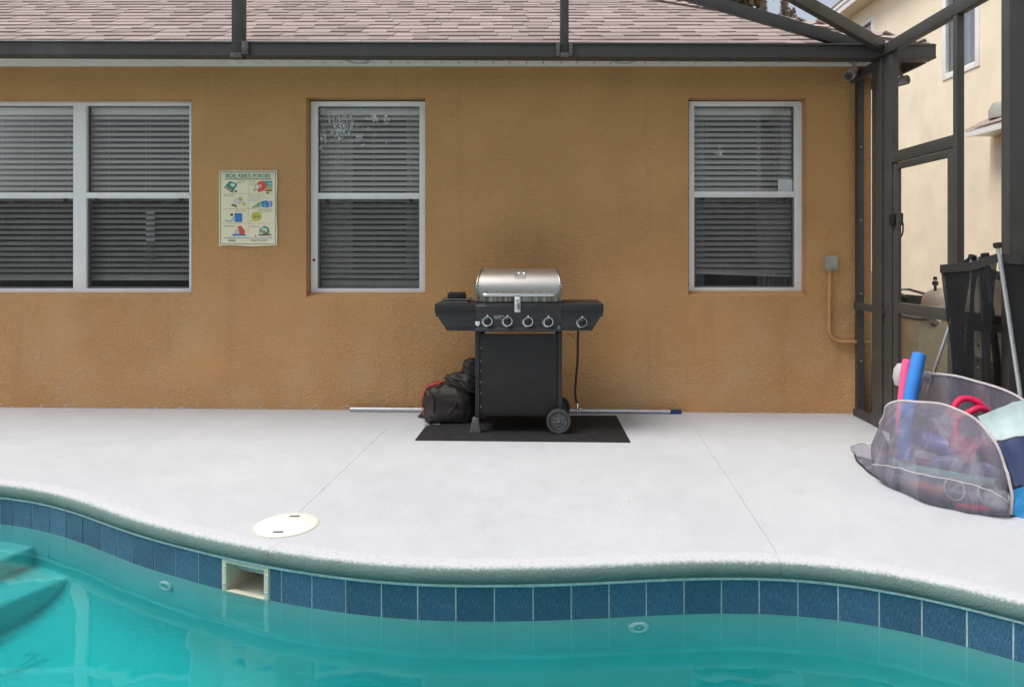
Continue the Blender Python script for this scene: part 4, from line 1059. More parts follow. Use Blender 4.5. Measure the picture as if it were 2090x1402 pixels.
cbar('brace', P(1812,112,5.165), Vector((cx1+0.02, 5.165, 3.52)), 0.05, 0.085)
A = P(1800,96,5.10); B = P(1618,-8,4.6); C = A + (B-A)*2.0
cbar('hip_beam', A, C, 0.05, 0.085)
cbar('purlin', Vector((C.x,C.y,C.z)), Vector((C.x, -3.0, C.z)), 0.05, 0.085)
cbox('knuckle', (2.575,5.095,2.772),(2.668,5.120,2.86))
for y in (4.9, 4.2): 
    pass
# door in the cage side
DX0, DX1 = 2.612, 2.640
dr = MB()
dr.box((DX0,4.905,0.01),(DX1,4.968,1.950)); dr.box((DX0,4.250,0.01),(DX1,4.315,1.950)); dr.box((DX0,4.3155,1.905),(DX1,4.9045,1.950)); dr.box((DX0,4.3155,0.01),(DX1,4.9045,0.11))
door = dr.build('screen_door', M['cage'], cage, bevel=0.003)
s = MB(); s.box((DX0-0.002,4.3165,0.870),(DX1+0.002,4.9035,0.948)); s.build('mid_rail', M['cage'], door, bevel=0.003)
s = MB(); s.box((DX0-0.028,4.925,1.50),(DX0-0.002,4.975,1.585)); s.box((DX1,4.915,1.50),(DX1+0.02,4.962,1.59)); s.build('latch', M['black_plastic'], door, bevel=0.005)
hp = [P(1833,455,4.87), P(1841,452,4.86), P(1843,462,4.85), P(1842,476,4.85), P(1838,484,4.86), P(1833,484,4.87)]
s = MB(); s.tube(catmull(hp, 5), 0.0055, 8); s.build('handle', M['black_plastic'], door)
s = MB(); s.tube([(2.655,4.30,0.955),(2.655,4.62,0.93)], 0.012, 10); s.build('closer', M['alu'], door)
cbox('strike_plate', P(1797,632,5.104)-Vector((0,0.02,0)), P(1811,646,5.104)+Vector((0,0.0,0)), 'cage', bevel=0.002) if False else cbox('strike_plate', (P(1797,0,5.09).x,5.075,P(0,645,5.09).z),(P(1810,0,5.09).x,5.106,P(0,631,5.09).z))
def screen(y0, y1, z0, z1, parent=None, x=2.628):
    s = MB(); s.add([(x,y0,z0),(x,y1,z0),(x,y1,z1),(x,y0,z1)], [(0,1,2,3)]); s.build('screen_panel', M['cage_screen'], parent or cage)
screen(5.258,5.582,0.036,0.844); screen(5.258,5.582,0.901,2.70)
screen(4.239,4.984,2.037,2.769); screen(3.801,4.196,0.036,0.869); screen(3.801,4.196,0.946,2.769)
screen(4.3155,4.9045,0.111,0.869, door, 2.626); screen(4.3155,4.9045,0.949,1.904, door, 2.626)

# ------------------------------------------------------------------ black mat, pole
mz = 0.0
mt = MB()
mc = [G(847,899.5), G(1287,901), G(1258,847), G(886,849)]
bmx = []
for lv in (0.0008, 0.0065):
    for p in mc: bmx.append(Vector((p.x, p.y, dz(p.x,p.y)+lv)))
mt.add(bmx, [(0,3,2,1),(4,5,6,7),(0,1,5,4),(1,2,6,5),(2,3,7,6),(3,0,4,7)])
mat_o = mt.build('grill_mat', M['mat'], None, bevel=0.002); tag(mat_o, 'black rubber mat on the white deck under the grill', 'mat')
def onmat(x, y): p = G(x, y); return Vector((p.x, p.y, dz(p.x,p.y)+0.0065))
s = MB(); rr = random.Random(21)
def scuff(pts, w):
    q = [onmat(*p) for p in pts]
    for a, b in zip(q, q[1:]):
        t = (b-a).normalized(); n_ = Vector((-t.y, t.x, 0))*w/2
        s.add([a-n_*1+Vector((0,0,.0006)), b-n_*.6+Vector((0,0,.0006)), b+n_*.6+Vector((0,0,.0006)), a+n_+Vector((0,0,.0006))], [(0,1,2,3)])
scuff([(867,870),(874,866),(881,864)], 0.028); scuff([(870,871),(878,869)], 0.012); scuff([(886,868),(890,863),(893,860)], 0.006); scuff([(893,868),(900,865),(905,863)], 0.02); scuff([(884,862),(890,869)], 0.005); scuff([(904,862),(911,866)], 0.007)
for x, y in ((1211,885),(1055,892),(965,878),(900,885),(1000,889),(1190,878)): scuff([(x,y),(x+1.6,y)], 0.008)
tag(s.build('scuff_marks', M['scuff'], mat_o), kind='stuff')
s = MB(); p = onmat(891,856.5); s.lathe([(0.037,0.001),(0.040,0.006),(0.030,0.013),(0.0,0.017)], p, (0,0,1), 20); tag(s.build('plastic_disc', M['cover_trim']), 'small orange-red disc lying on the black mat in front of the crumpled cover', 'disc')
pa0 = Vector((wx(715)*0.99, 5.588, dz(-1.5,5.588)+0.0185)); pb0 = Vector((1.118, 5.588, dz(1.1,5.588)+0.0185)); pc0 = Vector((1.205, 5.588, dz(1.2,5.588)+0.0185))
pole = thing('telescopic_pole', 'long silver pool pole with navy end lying along the foot of the wall', 'pole', (pa0+pc0)/2)
s = MB(); mid_ = pa0.lerp(pb0, 0.45); s.tube([pa0, mid_], 0.0185, 16); s.build('outer_tube', M['alu'], pole)
s = MB(); s.tube([mid_, pb0], 0.0155, 16); s.build('inner_tube', M['alu'], pole)
s = MB(); s.tube([pb0-Vector((0.004,0,0)), pc0-Vector((0.006,0,0)), pc0], [0.0178,0.0178,0.014], 16); s.build('grip', M['pole_blue'], pole)

# ------------------------------------------------------------------ gas grill
gr = thing('gas_grill', 'black gas grill with steel lid and five knobs on the black mat', 'grill', (-0.11, 5.16, 0.0035))
GZ = 0.004
def fp(x, y, d=4.90): return P(x, y, d)
gxl, gxr = fp(970,0).x, fp(1147,0).x
XZ = lambda p, q, t: Vector((p, t, q))
YZ = lambda p, q, t: Vector((t, p, q))
# cart
s = MB(); s.box((gxl+0.030,4.948,0.137),(gxr-0.031,4.958,0.716)); cart = s.build('front_panel', M['black_panel'], gr, bevel=0.002)
for x0, x1, y0 in ((gxl-0.004,gxl+0.027,4.940), (gxr-0.028,gxr+0.003,4.940), (gxl+0.004,gxl+0.034,5.350), (gxr-0.034,gxr-0.004,5.350)):
    s = MB(); s.box((x0,y0,0.085 if x0 < -0.2 else 0.06),(x1,y0+0.032,0.738)); s.build('leg', M['black_paint'], gr, bevel=0.003)
for x in (gxl+0.006, gxr-0.010):
    s = MB(); s.box((x,4.975,0.15),(x+0.006,5.348,0.72)); s.build('side_panel', M['black_panel'], gr)
s = MB(); s.box((gxl+0.012,4.962,0.118),(gxr-0.012,5.378,0.1345)); s.build('bottom_shelf', M['black_panel'], gr, bevel=0.003)
s = MB()
for y in (710, 737, 757, 780, 802, 830): s.lathe([(0.004,0),(0.003,0.002)], (gxl+0.036, 4.948, P(0,y,4.94).z), (0,-1,0), 8)
s.build('rivets', M['alu'], gr)
# feet
for x, y, k in ((fp(970.5,0,4.955).x, 4.955, 1.0), (gxl+0.02, 5.365, 0.8)):
    s = MB(); b, tp = 0.040*k, 0.019*k; zz = 0.112*k
    pts = [(-b,-b,GZ),(b,-b,GZ),(b,b,GZ),(-b,b,GZ),(-tp,-tp,zz),(tp,-tp,zz),(tp,tp,zz),(-tp,tp,zz)]
    s.add([(x+p[0], y+p[1]*0.8, p[2]) for p in pts], [(0,3,2,1),(4,5,6,7),(0,1,5,4),(1,2,6,5),(2,3,7,6),(3,0,4,7)])
    ft = s.build('foot', M['grey_plastic'], gr, bevel=0.004)
    s = MB()
    for q in range(7):
        t = (q+0.7)/8; hw = b + (tp-b)*t
        s.box((x-hw*0.86, y-hw*0.8-0.002, GZ+(zz-GZ)*t-0.002),(x+hw*0.86, y-hw*0.8+0.002, GZ+(zz-GZ)*t+0.002))
    s.build('ribs', M['grey_plastic'], ft)
# wheels
def wheel(cx, cy, cz, r):
    s = MB(); s.lathe([(r*0.80,-0.020),(r*0.97,-0.022),(r,-0.016),(r,0.016),(r*0.97,0.022),(r*0.80,0.020),(r*0.78,0.0),(r*0.80,-0.020)], (cx,cy,cz), (0,-1,0), 48)
    w = s.build('wheel', M['tyre'], gr)
    s = MB()
    for k in range(48):
        a = 6.2832*k/48; s.box((-0.003,-0.019,r-0.001),(0.003,0.019,r+0.0016), Matrix.Translation((cx,cy,cz)) @ Matrix.Rotation(a,4,'Y'))
    s.build('tread', M['tyre'], w)
    s = MB(); s.lathe([(r*0.80,0.004),(r*0.70,0.011),(r*0.66,0.008),(r*0.66,-0.004),(r*0.79,-0.006)], (cx,cy,cz), (0,-1,0), 48)
    for k in range(7):
        Mx = Matrix.Translation((cx,cy,cz)) @ Matrix.Rotation(6.2832*k/7,4,'Y')
        vs_ = [Mx @ Vector(q) for q in ((-0.010,-0.012,r*0.16),(0.010,-0.012,r*0.16),(0.0062+0.004,-0.009,r*0.68),(-0.0062-0.004,-0.009,r*0.68),(-0.010,0.002,r*0.16),(0.010,0.002,r*0.16),(0.0102,0.002,r*0.68),(-0.0102,0.002,r*0.68))]
        s.add(vs_, [(0,1,2,3),(7,6,5,4),(0,4,5,1),(1,5,6,2),(2,6,7,3),(3,7,4,0)])
    s.build('rim', M['rim'], w, bevel=0.0012)
    s = MB(); s.lathe([(r*0.66,-0.003),(0.0,-0.003)], (cx,cy,cz), (0,-1,0), 32); s.build('rim_back', M['hole'], w)
    s = MB(); s.lathe([(r*0.22,0.010),(r*0.18,0.016),(r*0.09,0.017)], (cx,cy,cz), (0,-1,0), 24); s.build('hub', M['tyre'], w)
    s = MB(); s.lathe([(0.0065,0.017),(0.006,0.021),(0.0,0.022)], (cx,cy,cz), (0,-1,0), 12); s.build('axle_nut', M['chrome'], w)
wheel(fp(1140,0,4.93).x, 4.93, 0.0895, 0.0855); wheel(0.196, 5.375, 0.0895, 0.0855)
s = MB(); s.tube([(0.178,4.95,0.0895),(0.196,5.36,0.0895)], 0.006, 8); s.build('axle', M['black_paint'], gr)
s = MB(); s.prism([(gxr-0.04+0.11*math.sin(t)*0.6, 0.09+0.16*math.cos(t)) for t in [i*math.pi/16 for i in range(9)]]+[(gxr-0.04,0.09)], XZ, 5.15, 5.345); s.build('wheel_guard', M['black_panel'], gr)
# firebox and control panel
s = MB(); s.box((gxl+0.012,4.965,0.775),(gxr-0.012,5.385,0.945)); s.build('firebox', M['black_paint'], gr, bevel=0.004)
cpf = [(4.932,0.938),(4.906,0.925),(4.899,0.920),(4.899,0.884),(4.906,0.876),(4.922,0.768),(4.908,0.760),(4.904,0.752),(4.904,0.738),(4.920,0.735),(5.00,0.735),(5.00,0.938)]
s = MB(); s.prism(cpf, YZ, gxl, gxr); cpl = s.build('control_panel', M['grey_panel'], gr, bevel=0.0015)
def shelf(sign, xo, xi, drop):
    x_in = gxl-0.0015 if sign < 0 else gxr+0.0015; xout = fp(xo,0).x; xin2 = fp(xi,0).x
    a, b = sorted((x_in, xout))
    s = MB()
    # folded fascia: outer end cut at an angle
    zt_, zm_, zb_ = 0.936, 0.872, 0.744
    s.prism([(x_in,zt_),(xout,zt_),(xout,zm_),(xin2,zb_),(x_in,zb_)], XZ, 4.912, 4.950)
    f = s.build('side_shelf', M['grey_panel'], gr, bevel=0.002)
    s = MB(); s.prism([(x_in,0.922),(xout-sign*0.0,0.922),(xout,zm_+0.010),(x_in,0.886)], XZ, 4.901, 4.9115); s.build('shelf_lip', M['black_paint'], f, bevel=0.002)
    s = MB(); xm = xin2 + (xout-xin2)*0.10; s.prism([(x_in,zb_),(x_in,zb_+0.022),(xm+sign*0.004,zb_+0.020),(xin2,zb_)], XZ, 4.906, 4.9115); s.build('shelf_hem', M['black_paint'], f, bevel=0.001)
    s = MB(); s.box((a+0.003,4.952,0.915),(b-0.003,5.345,0.9365)); s.box((a+0.003,5.345,0.84),(b-0.003,5.36,0.9365)); s.box((min(xout,xout-sign*0.012),4.952,0.84),(max(xout,xout-sign*0.012),5.345,0.9150)); s.build('shelf_top', M['black_paint'], f, bevel=0.003)
shelf(-1, 887, 912, 0); shelf(1, 1232, 1208, 0)
def knob(px, py, parent):
    z = fp(0,py,4.905).z; x = fp(px,0,4.905).x
    slope = (0.016/0.108); y = 4.906 + (0.876-z)*slope if parent is cpl else 4.912
    n_ = Vector((0,-1,-slope if parent is cpl else 0)).normalized(); o = Vector((x,y,z)) + n_*0.001
    up = Vector((0,-n_.z*-1,0)); up = Vector((0,0,1)) - n_*n_.z; up.normalize(); rt = Vector((1,0,0))
    s = MB(); s.lathe([(0.0275,0.0),(0.0265,0.010),(0.023,0.013),(0.0225,0.022),(0.020,0.026),(0.0,0.0265)], o, tuple(n_), 28)
    # finger ridge
    q0 = o + n_*0.026
    vs_ = [q0 + rt*a*0.0055 + up*b*0.0195 + n_*c for c in (-0.004, 0.010) for a, b in ((-1,-1),(1,-1),(1,1),(-1,1))]
    s.add(vs_, [(0,3,2,1),(4,5,6,7),(0,1,5,4),(1,2,6,5),(2,3,7,6),(3,0,4,7)])
    kb = s.build('knob', M['black_plastic'], gr, bevel=0.0015)
    s = MB(); s.lathe([(0.0280,0.0),(0.0280,0.005),(0.030,0.0075),(0.0345,0.0075),(0.0365,0.004),(0.0365,0.0)], o, tuple(n_), 36); s.build('bezel', M['chrome'], kb)
    s = MB()
    def at(r, a): return o + n_*0.0006 + rt*(r*math.sin(a)) + up*(r*math.cos(a))
    arc = [R(180+8)+i*R(95)/14 for i in range(15)]
    for i in range(14):
        w0, w1 = 0.0035*(1-i/15)+0.0006, 0.0035*(1-(i+1)/15)+0.0006
        s.add([at(0.0405-w0,arc[i]),at(0.0405+w0,arc[i]),at(0.0405+w1,arc[i+1]),at(0.0405-w1,arc[i+1])], [(0,1,2,3)])
    for a in (R(180), R(262), R(288)):
        c = at(0.0435, a); s.add([c + rt*0.0028*math.cos(i*0.785) + up*0.0028*math.sin(i*0.785) for i in range(8)], [tuple(range(8))])
    s.build('dial_print', M['print_white'], kb)
    s = MB(); c = at(0.0385, 0); s.lathe([(0.0065,0.0),(0.0065,0.004),(0.004,0.008),(0.0,0.0085)], c, tuple(n_), 14); s.build('ignition_mark', M['print_white'], kb)
rsh = [o for o in bpy.data.objects if o.name.startswith('side_shelf')][-1]
for px, py in ((995,655.5),(1036,655.5),(1078,656.5),(1119.5,657)): knob(px, py, cpl)
knob(1188.5, 658, rsh)
# small prints: shield, rating lines, igniter
s = MB(); x, z = fp(974.5,0).x, fp(0,661).z
s.prism([(x-0.016,z+0.017),(x+0.016,z+0.017),(x+0.016,z-0.006),(x,z-0.020),(x-0.016,z-0.006)], XZ, 4.9035, 4.908); s.build('shield_badge', M['print_white'], gr, bevel=0.001)
s = MB()
for k in range(4):
    z = fp(0,644.5+k*1.9).z; s.box((fp(1008,0).x,4.9075+k*0.001,z-0.0018),(fp(1008+ (21 if k < 2 else 14),0).x,4.9095+k*0.001,z+0.0018))
s.build('rating_print', M['box_grey'], gr)
s = MB(); s.lathe([(0.013,0),(0.012,0.006),(0.007,0.010),(0.0,0.011)], (fp(1141,0).x,4.912,fp(0,668.5).z), (0,-1,0), 18); s.build('igniter_button', M['grey_plastic'], gr)
# lid
lp = [(4.957,0.948),(4.955,1.00),(4.955,1.052),(4.958,1.066),(4.967,1.083),(4.985,1.108),(5.01,1.132),(5.04,1.152),(5.08,1.169),(5.13,1.180),(5.18,1.183),(5.24,1.178),(5.30,1.160),(5.35,1.125),(5.385,1.07),(5.39,0.948)]
def taper(mb):                           # the hood narrows a little over its crown
    c = (gxl+gxr)/2
    for v_ in mb.v:
        k = min(1.0, max(0.0, (v_.z-1.06)/0.122)); v_.x = c + (v_.x-c)*(1-0.075*k*k)
    return mb
s = MB(); s.prism(lp, YZ, gxl+0.017, gxr-0.017); taper(s); lid = s.build('lid', M['steel'], gr, angle=50)
def endcap(x0, x1):
    c = Vector((5.17, 1.0)); e = [((y-c.x)*1.018+c.x, (z-0.948)*1.03+0.946) for y, z in lp]
    s = MB(); s.prism(e, YZ, x0, x1); taper(s); s.build('end_cap', M['steel_end'], lid, bevel=0.006, seg=3, angle=50)
endcap(gxl-0.001, gxl+0.0168); endcap(gxr-0.0168, gxr+0.001)
for x in (gxl+0.004, gxr-0.018):
    s = MB(); s.box((x-0.006,4.9465,1.050),(x+0.020,4.9525,1.072)); s.build('trim_clip', M['chrome'], lid, bevel=0.002)
hz = fp(0,602).z; h0, h1 = fp(985,0).x, fp(1132,0).x
s = MB(); s.tube([(h0,4.915,hz),(h0+0.012,4.903,hz),(h0+0.03,4.900,hz),(h1-0.03,4.900,hz),(h1-0.012,4.903,hz),(h1,4.915,hz)], [0.010,0.0125,0.0125,0.0125,0.0125,0.010], 16); hd_ = s.build('handle', M['chrome'], lid)
s = MB()
for x in (h0+0.02, h1-0.02): s.tube([(x,4.905,hz),(x,4.957,hz-0.004)], 0.008, 10)
s.build('handle_stud', M['black_plastic'], hd_)
# emblem on the crown of the lid
bo = Vector((fp(1060.5,0,5.02).x, 5.020, 1.1425)); bu = Vector((0,0.80,0.60)).normalized(); bn = Vector((0,-0.60,0.80)).normalized(); bx = Vector((1,0,0))
s = MB()
oval = [bo + bx*0.040*math.cos(a) + bu*(0.022*math.sin(a)) + bn*0.004 for a in [math.pi*i/14 for i in range(15)]]
s.tube(oval, 0.0032, 8); s.tube([oval[0]+bx*0.002, oval[0]-bx*0.02, oval[-1]+bx*0.02, oval[-1]-bx*0.002], 0.0026, 8)
s.tube([bo-bx*0.030+bu*0.002+bn*0.004, bo-bx*0.012+bu*0.017+bn*0.004, bo-bx*0.002+bu*0.006+bn*0.004], 0.0028, 8); s.tube([bo+bx*0.030+bu*0.002+bn*0.004, bo+bx*0.013+bu*0.016+bn*0.004, bo+bx*0.002+bu*0.005+bn*0.004], 0.0028, 8)
s.build('emblem', M['chrome'], lid)
s = MB()
for k in range(2):
    for j in range(7):
        c = bo - bu*(0.026+0.014*k) + bx*(-0.036+0.012*j) + bn*0.0005
        s.add([c, c+bx*0.008, c+bx*0.008+bu*0.005, c+bu*0.005], [(0,1,2,3)])
s.build('embossed_mark', M['steel_end'], lid)
# bar-code tag wrapped over the handle
tx0, tx1 = fp(1050.5,0,4.885).x, fp(1062,0,4.885).x; tz1, tz0 = fp(0,606,4.885).z, fp(0,637.5,4.885).z
s = MB(); s.grid([[Vector((x, 4.8865-0.004*math.sin((z-tz0)/(tz1-tz0)*2.6), z)) for x in (tx0, tx1)] for z in [tz0+(tz1-tz0)*k/8 for k in range(9)]]); tg = s.build('barcode_tag', M['paper'], gr)
md = tg.modifiers.new('thickness', 'SOLIDIFY'); md.thickness = 0.0008
s = MB(); rr = random.Random(4)
def tagq(u0, v0, u1, v1):
    f_ = lambda u, v: Vector((tx0+(tx1-tx0)*u, 4.8850-0.004*math.sin(v*2.6), tz0+(tz1-tz0)*v))
    s.add([f_(u0,v0),f_(u1,v0),f_(u1,v1),f_(u0,v1)], [(0,1,2,3)])
v = 0.18
while v < 0.60:
    h = rr.choice([0.012,0.02,0.032]); tagq(0.42,v,0.92,v+h); v += h + rr.choice([0.012,0.02])
for v in (0.20,0.26,0.33,0.41,0.47,0.55): tagq(0.10,v,0.30,v+0.022)
for v in (0.68,0.74,0.80): tagq(0.15,v,0.15+rr.uniform(.4,.7),v+0.018)
s.build('barcode_print', M['ink'], tg)
# hose with brass fitting, manual pouch
hs_ = [P(1180,676,5.10), P(1179.5,700,5.11), P(1178.5,740,5.12), P(1175,780,5.13), P(1174,805,5.13), P(1178,826,5.12)]
s = MB(); s.tube(catmull(hs_, 6), 0.0088, 10); hose = s.build('gas_hose', M['rubber'], gr)
s = MB(); o = hs_[-1]
s.lathe([(0.008,0.012),(0.011,0.006),(0.011,-0.010),(0.007,-0.012),(0.007,-0.022),(0.012,-0.024),(0.012,-0.034),(0.006,-0.036),(0.006,-0.050)], o, (0,0,1), 14)
s.tube([o+Vector((0.0,-0.006,-0.030)), o+Vector((0.018,-0.014,-0.030)), o+Vector((0.034,-0.014,-0.028))], [0.006,0.010,0.003], 10)
s.build('valve', M['chrome'], hose)
s = MB(); s.tube([P(1158,679,5.0), P(1166,684,5.0), P(1174,692,5.05)], 0.0022, 6); s.build('igniter_wire', M['rubber'], gr)
s = MB(); s.box((gxr-0.002,5.03,P(0,746,5.1).z),(gxr+0.0015,5.20,P(0,700,5.1).z)); s.add([(gxr+0.002,5.20,P(0,746,5.2).z),(gxr+0.016,5.205,P(0,748,5.2).z),(gxr+0.006,5.205,P(0,692,5.2).z),(gxr+0.002,5.20,P(0,690,5.2).z)],[(0,1,2,3)]); s.build('manual_sheet', M['paper'], gr)

# press on the left shelf
o = Vector((fp(933,0,5.10).x, 5.10, 0.937))
pr = thing('grill_press', 'black square press in a wire rim on the left side shelf of the grill', 'grill press', o)
s = MB(); zb = 0.957; s.prism([(-0.066,zb),(0.064,zb),(0.062,zb+0.043),(0.050,zb+0.053),(-0.052,zb+0.053),(-0.064,zb+0.045)], lambda p,q,t: Vector((o.x+p,o.y+t,q)), -0.06, 0.06); s.build('block', M['black_plastic'], pr, bevel=0.004)
s = MB(); s.prism([(-0.082,0.938),(0.088,0.938),(0.094,0.956),(-0.088,0.956)], lambda p,q,t: Vector((o.x+p,o.y+t,q)), -0.08, 0.08); s.build('base_plate', M['black_paint'], pr, bevel=0.004)
for z, e in ((0.962, 0.100), (0.942, 0.088)):
    s = MB(); lp2 = [(-e,-0.092),(e,-0.092),(e+0.004,-0.08),(e+0.004,0.08),(e,0.092),(-e,0.092),(-e-0.004,0.08),(-e-0.004,-0.08)]
    s.tube([(o.x+a,o.y+b,z) for a,b in lp2], 0.0042, 8, closed=True); s.build('wire_rim', M['steel_end'], pr)

# crumpled grill cover
def blob(c, r, seed, amp=0.10, rid=0.10, floor=None, ex=0.75, nu=56, nv=36, fr=3.0):
    c = Vector(c); rows = []; sd_v = Vector((seed*7.1, seed*3.3, seed*1.7))
    for i in range(nv+1):
        th = math.pi*i/nv; row = []
        for j in range(nu):
            ph = 2*math.pi*j/nu
            sp_ = lambda v: math.copysign(abs(v)**ex, v)
            d = Vector((sp_(math.sin(th))*sp_(math.cos(ph)), sp_(math.sin(th))*sp_(math.sin(ph)), sp_(math.cos(th))))
            q = d*1.0 + sd_v
            k = 1 + amp*noise.noise(q*1.6)*1.6 + rid*(0.5-abs(noise.noise(q*fr + Vector((0,0,d.x*1.2)))))*0.9 + rid*0.4*(0.4-abs(noise.noise(q*fr*2.3)))
            p = c + Vector((d.x*r[0], d.y*r[1], d.z*r[2]))*k
            if floor is not None and p.z < floor: p.z = floor
            row.append(p)
        rows.append(row + [row[0].copy()])
    s = MB(); s.grid(rows); return s
gc = thing('grill_cover', 'crumpled black grill cover with orange-red trim heaped left of the grill', 'grill cover', P(915,856,5.3))
fl_ = 0.0085
body = blob(P(918,822,5.33), (0.195,0.15,0.150), 2, 0.06, 0.17, fl_, 0.55, 64, 44, 2.4); body.build('body', M['cover_body'], gc, angle=80, weld=True)
b2 = blob(P(950,776,5.34), (0.135,0.12,0.075), 5, 0.12, 0.30, None, 0.8, 64, 44, 2.2)
def skew(b, cx, k, pinch):
    for i, p in enumerate(b.v):
        u = (p.x-cx); w_ = 0.12 + 0.88*min(1.0, max(0.0, (u+0.15)/0.17)); p = Vector((p.x, 5.34+(p.y-5.34)*w_, P(0,776,5.34).z+(p.z-P(0,776,5.34).z)*w_))
        b.v[i] = Vector((p.x, p.y, p.z - k*u)) if True else p
skew(b2, P(950,0,5.34).x, 0.28, 0); b2.build('flap', M['cover_cloth'], gc, angle=80, weld=True)
b3 = blob(P(968,754,5.38), (0.085,0.10,0.085), 8, 0.12, 0.2); b3.build('flap', M['cover_cloth'], gc, angle=80, weld=True)
# rolled edge of the flap, seams and trim
s = MB(); s.tube(catmull([P(908,769,5.24),P(918,779,5.22),P(935,789,5.21),P(955,797,5.22),P(972,800,5.24)],6), [0.006]+[0.015]*23+[0.012], 10); s.build('rolled_hem', M['cover_cloth'], gc)
s = MB(); s.tube(catmull([P(866,846,5.205),P(862.5,835,5.215),P(863.5,812,5.21),P(871,791,5.22),P(882,785,5.225),P(897,782,5.235),P(906,778,5.27)],6), [0.004]*12+[0.0065]*12+[0.012]*8+[0.008]*5, 10); s.build('trim', M['cover_trim'], gc)
def drape(name, pts, d_off, mat):
    s = MB(); s.prism(pts, lambda x, y, t: P(x, y, t), d_off, d_off+0.012); s.build(name, M[mat], gc, bevel=0.004)
s = MB(); s.tube(catmull([P(932,793,5.19),P(934,812,5.172),P(927,830,5.168),P(915,846,5.175),P(905,853,5.18)],6), 0.0055, 8); s.build('seam', M['cover_cloth'], gc)
s = MB(); s.tube(catmull([P(872,793,5.19),P(882,805,5.175),P(886,822,5.17),P(884,842,5.175)],6), 0.005, 8); s.build('seam', M['cover_cloth'], gc)
s = MB(); s.add([Vector((p.x,p.y,dz(p.x,p.y)+l)) for l in (0.001,0.005) for p in (G(852,853),G(862,844),G(900,846),G(940,857),G(905,858.5),G(875,857))], [tuple(range(5,-1,-1)), tuple(range(6,12))]+[(i,(i+1)%6,6+(i+1)%6,6+i) for i in range(6)]); 
for i,v_ in enumerate(s.v): s.v[i] = v_ + Vector((0,0,0.0066))
s.build('skirt', M['cover_cloth'], gc)

# ------------------------------------------------------------------ pop-up mesh toy bag and what is in it
bag = thing('toy_bag', 'grey pop-up mesh bag full of pool toys sagging on the deck at right', 'toy bag', (2.2, 3.8, -0.01))
def gp_(x, y): p = G(x, y, 0.004); return p
bot = [gp_(1738,924), gp_(1752,942), gp_(1775,964), gp_(1815,991), gp_(1860,1013), gp_(1910,1031), gp_(1960,1042), gp_(2005,1049), gp_(2040,1053), gp_(2062,1055)]
topp = [P(1734,911,4.40), P(1760,903,4.34), P(1784,903,4.24), P(1800,853,4.10), P(1819,822,3.98), P(1872,820,3.84), P(1932,828,3.71), P(1990,855,3.59), P(2032,905,3.49), P(2056,965,3.42)]
bot = catmull(bot, 5); topp = catmull(topp, 5)
def panel(bt, tp, bulge, seed, nv=14, wr=0.006):
    rows = []
    for j in range(nv+1):
        v = j/nv; row = []
        for i, (a, b) in enumerate(zip(bt, tp)):
            p = a.lerp(b, v); t = (bt[min(i+1,len(bt)-1)] - bt[max(i-1,0)]); n_ = Vector((t.y, -t.x, 0)).normalized()
            if n_.y > 0: n_ = -n_
            bl = bulge*(math.sin(math.pi*min(1,v*1.0))**0.8)*(1-0.55*v)
            w_ = wr*1.2*math.sin(i*0.9+seed+2.0*v)*max(0, v-0.25)*(0.4+abs(noise.noise(Vector((i*0.15,seed,1))))) + wr*noise.noise(Vector((i*0.22+seed, v*2.2, seed*3)))*2 + wr*0.9*noise.noise(Vector((i*0.55+seed, v*0.7+3, seed)))*math.sin(math.pi*v)*2
            p = p + n_*(bl*math.sin(math.pi*min(1,max(0.02,i/(len(bt)-1)))) + w_)
            if p.z < 0.003 + dz(p.x,p.y): p.z = 0.003 + dz(p.x,p.y)
            row.append(p)
        rows.append(row)
    return rows
fr_ = panel(bot, topp, 0.085, 1.3, 20, 0.010)
lb = []
for q in range(9):
    row = []
    for i_ in range(len(bot)):
        hmax = 1.0 if i_ < 8 else max(0.30, 1.0 - (i_-7)*0.10)
        v_ = q/8*hmax*20; j_ = min(19, int(v_)); p = fr_[j_][i_].lerp(fr_[j_+1][i_], v_-j_)
        o_ = Vector((-0.55,-0.8,0))*0.034*math.sin(math.pi*(0.08+0.86*q/8))*min(1,i_/6+0.15)
        p = p + o_ + Vector((0,0,0.004*noise.noise(Vector((i_*0.5,q*0.6,2)))))
        row.append(p)
    lb.append(row)
def frp(i_, v_):
    j_ = min(19, int(v_*20)); return fr_[j_][i_].lerp(fr_[j_+1][i_], v_*20-j_)
s = MB(); s.grid([[lb[-1][i_].lerp(frp(i_, hb + (1-hb)*q/16), min(1, q/3)) for i_, hb in enumerate([1.0 if k < 8 else max(0.30, 1.0-(k-7)*0.10) for k in range(len(bot))])] for q in range(17)]); s.build('front_panel', M['bag_mesh'], bag, angle=180)
s = MB(); s.grid(lb); s.build('lower_band', M['bag_mesh'], bag, angle=180)
s = MB(); s.tube(lb[-1][7:], 0.003, 6); s.build('band_seam', M['piping'], bag)
s = MB(); edge = fr_[-1][9:] + [P(2066,1010,3.395), P(2063,1050,3.383)]; s.tube(edge, 0.0075, 8); s.build('rim_piping', M['piping'], bag)
s = MB(); s.tube(fr_[-1][:10] , 0.0045, 8); s.build('lower_piping', M['piping'], bag)
s = MB(); s.tube([p + Vector((0,0,0.004)) for p in fr_[0]], 0.004, 8); s.build('base_hem', M['rubber'], bag)
bb = catmull([Vector((2.20,4.22,0.004)),Vector((2.33,4.05,0.004)),Vector((2.42,3.88,0.004)),Vector((2.48,3.70,0.004)),Vector((2.52,3.52,0.004)),Vector((2.50,3.40,0.004))], 7)
bt2 = catmull([P(1876,800,4.12), P(1889,766,4.06), P(1938,766,3.94), P(1985,776,3.82), P(2052,797,3.66), P(2112,832,3.52)], 7)
bk = panel(bb, bt2, -0.03, 4.1)
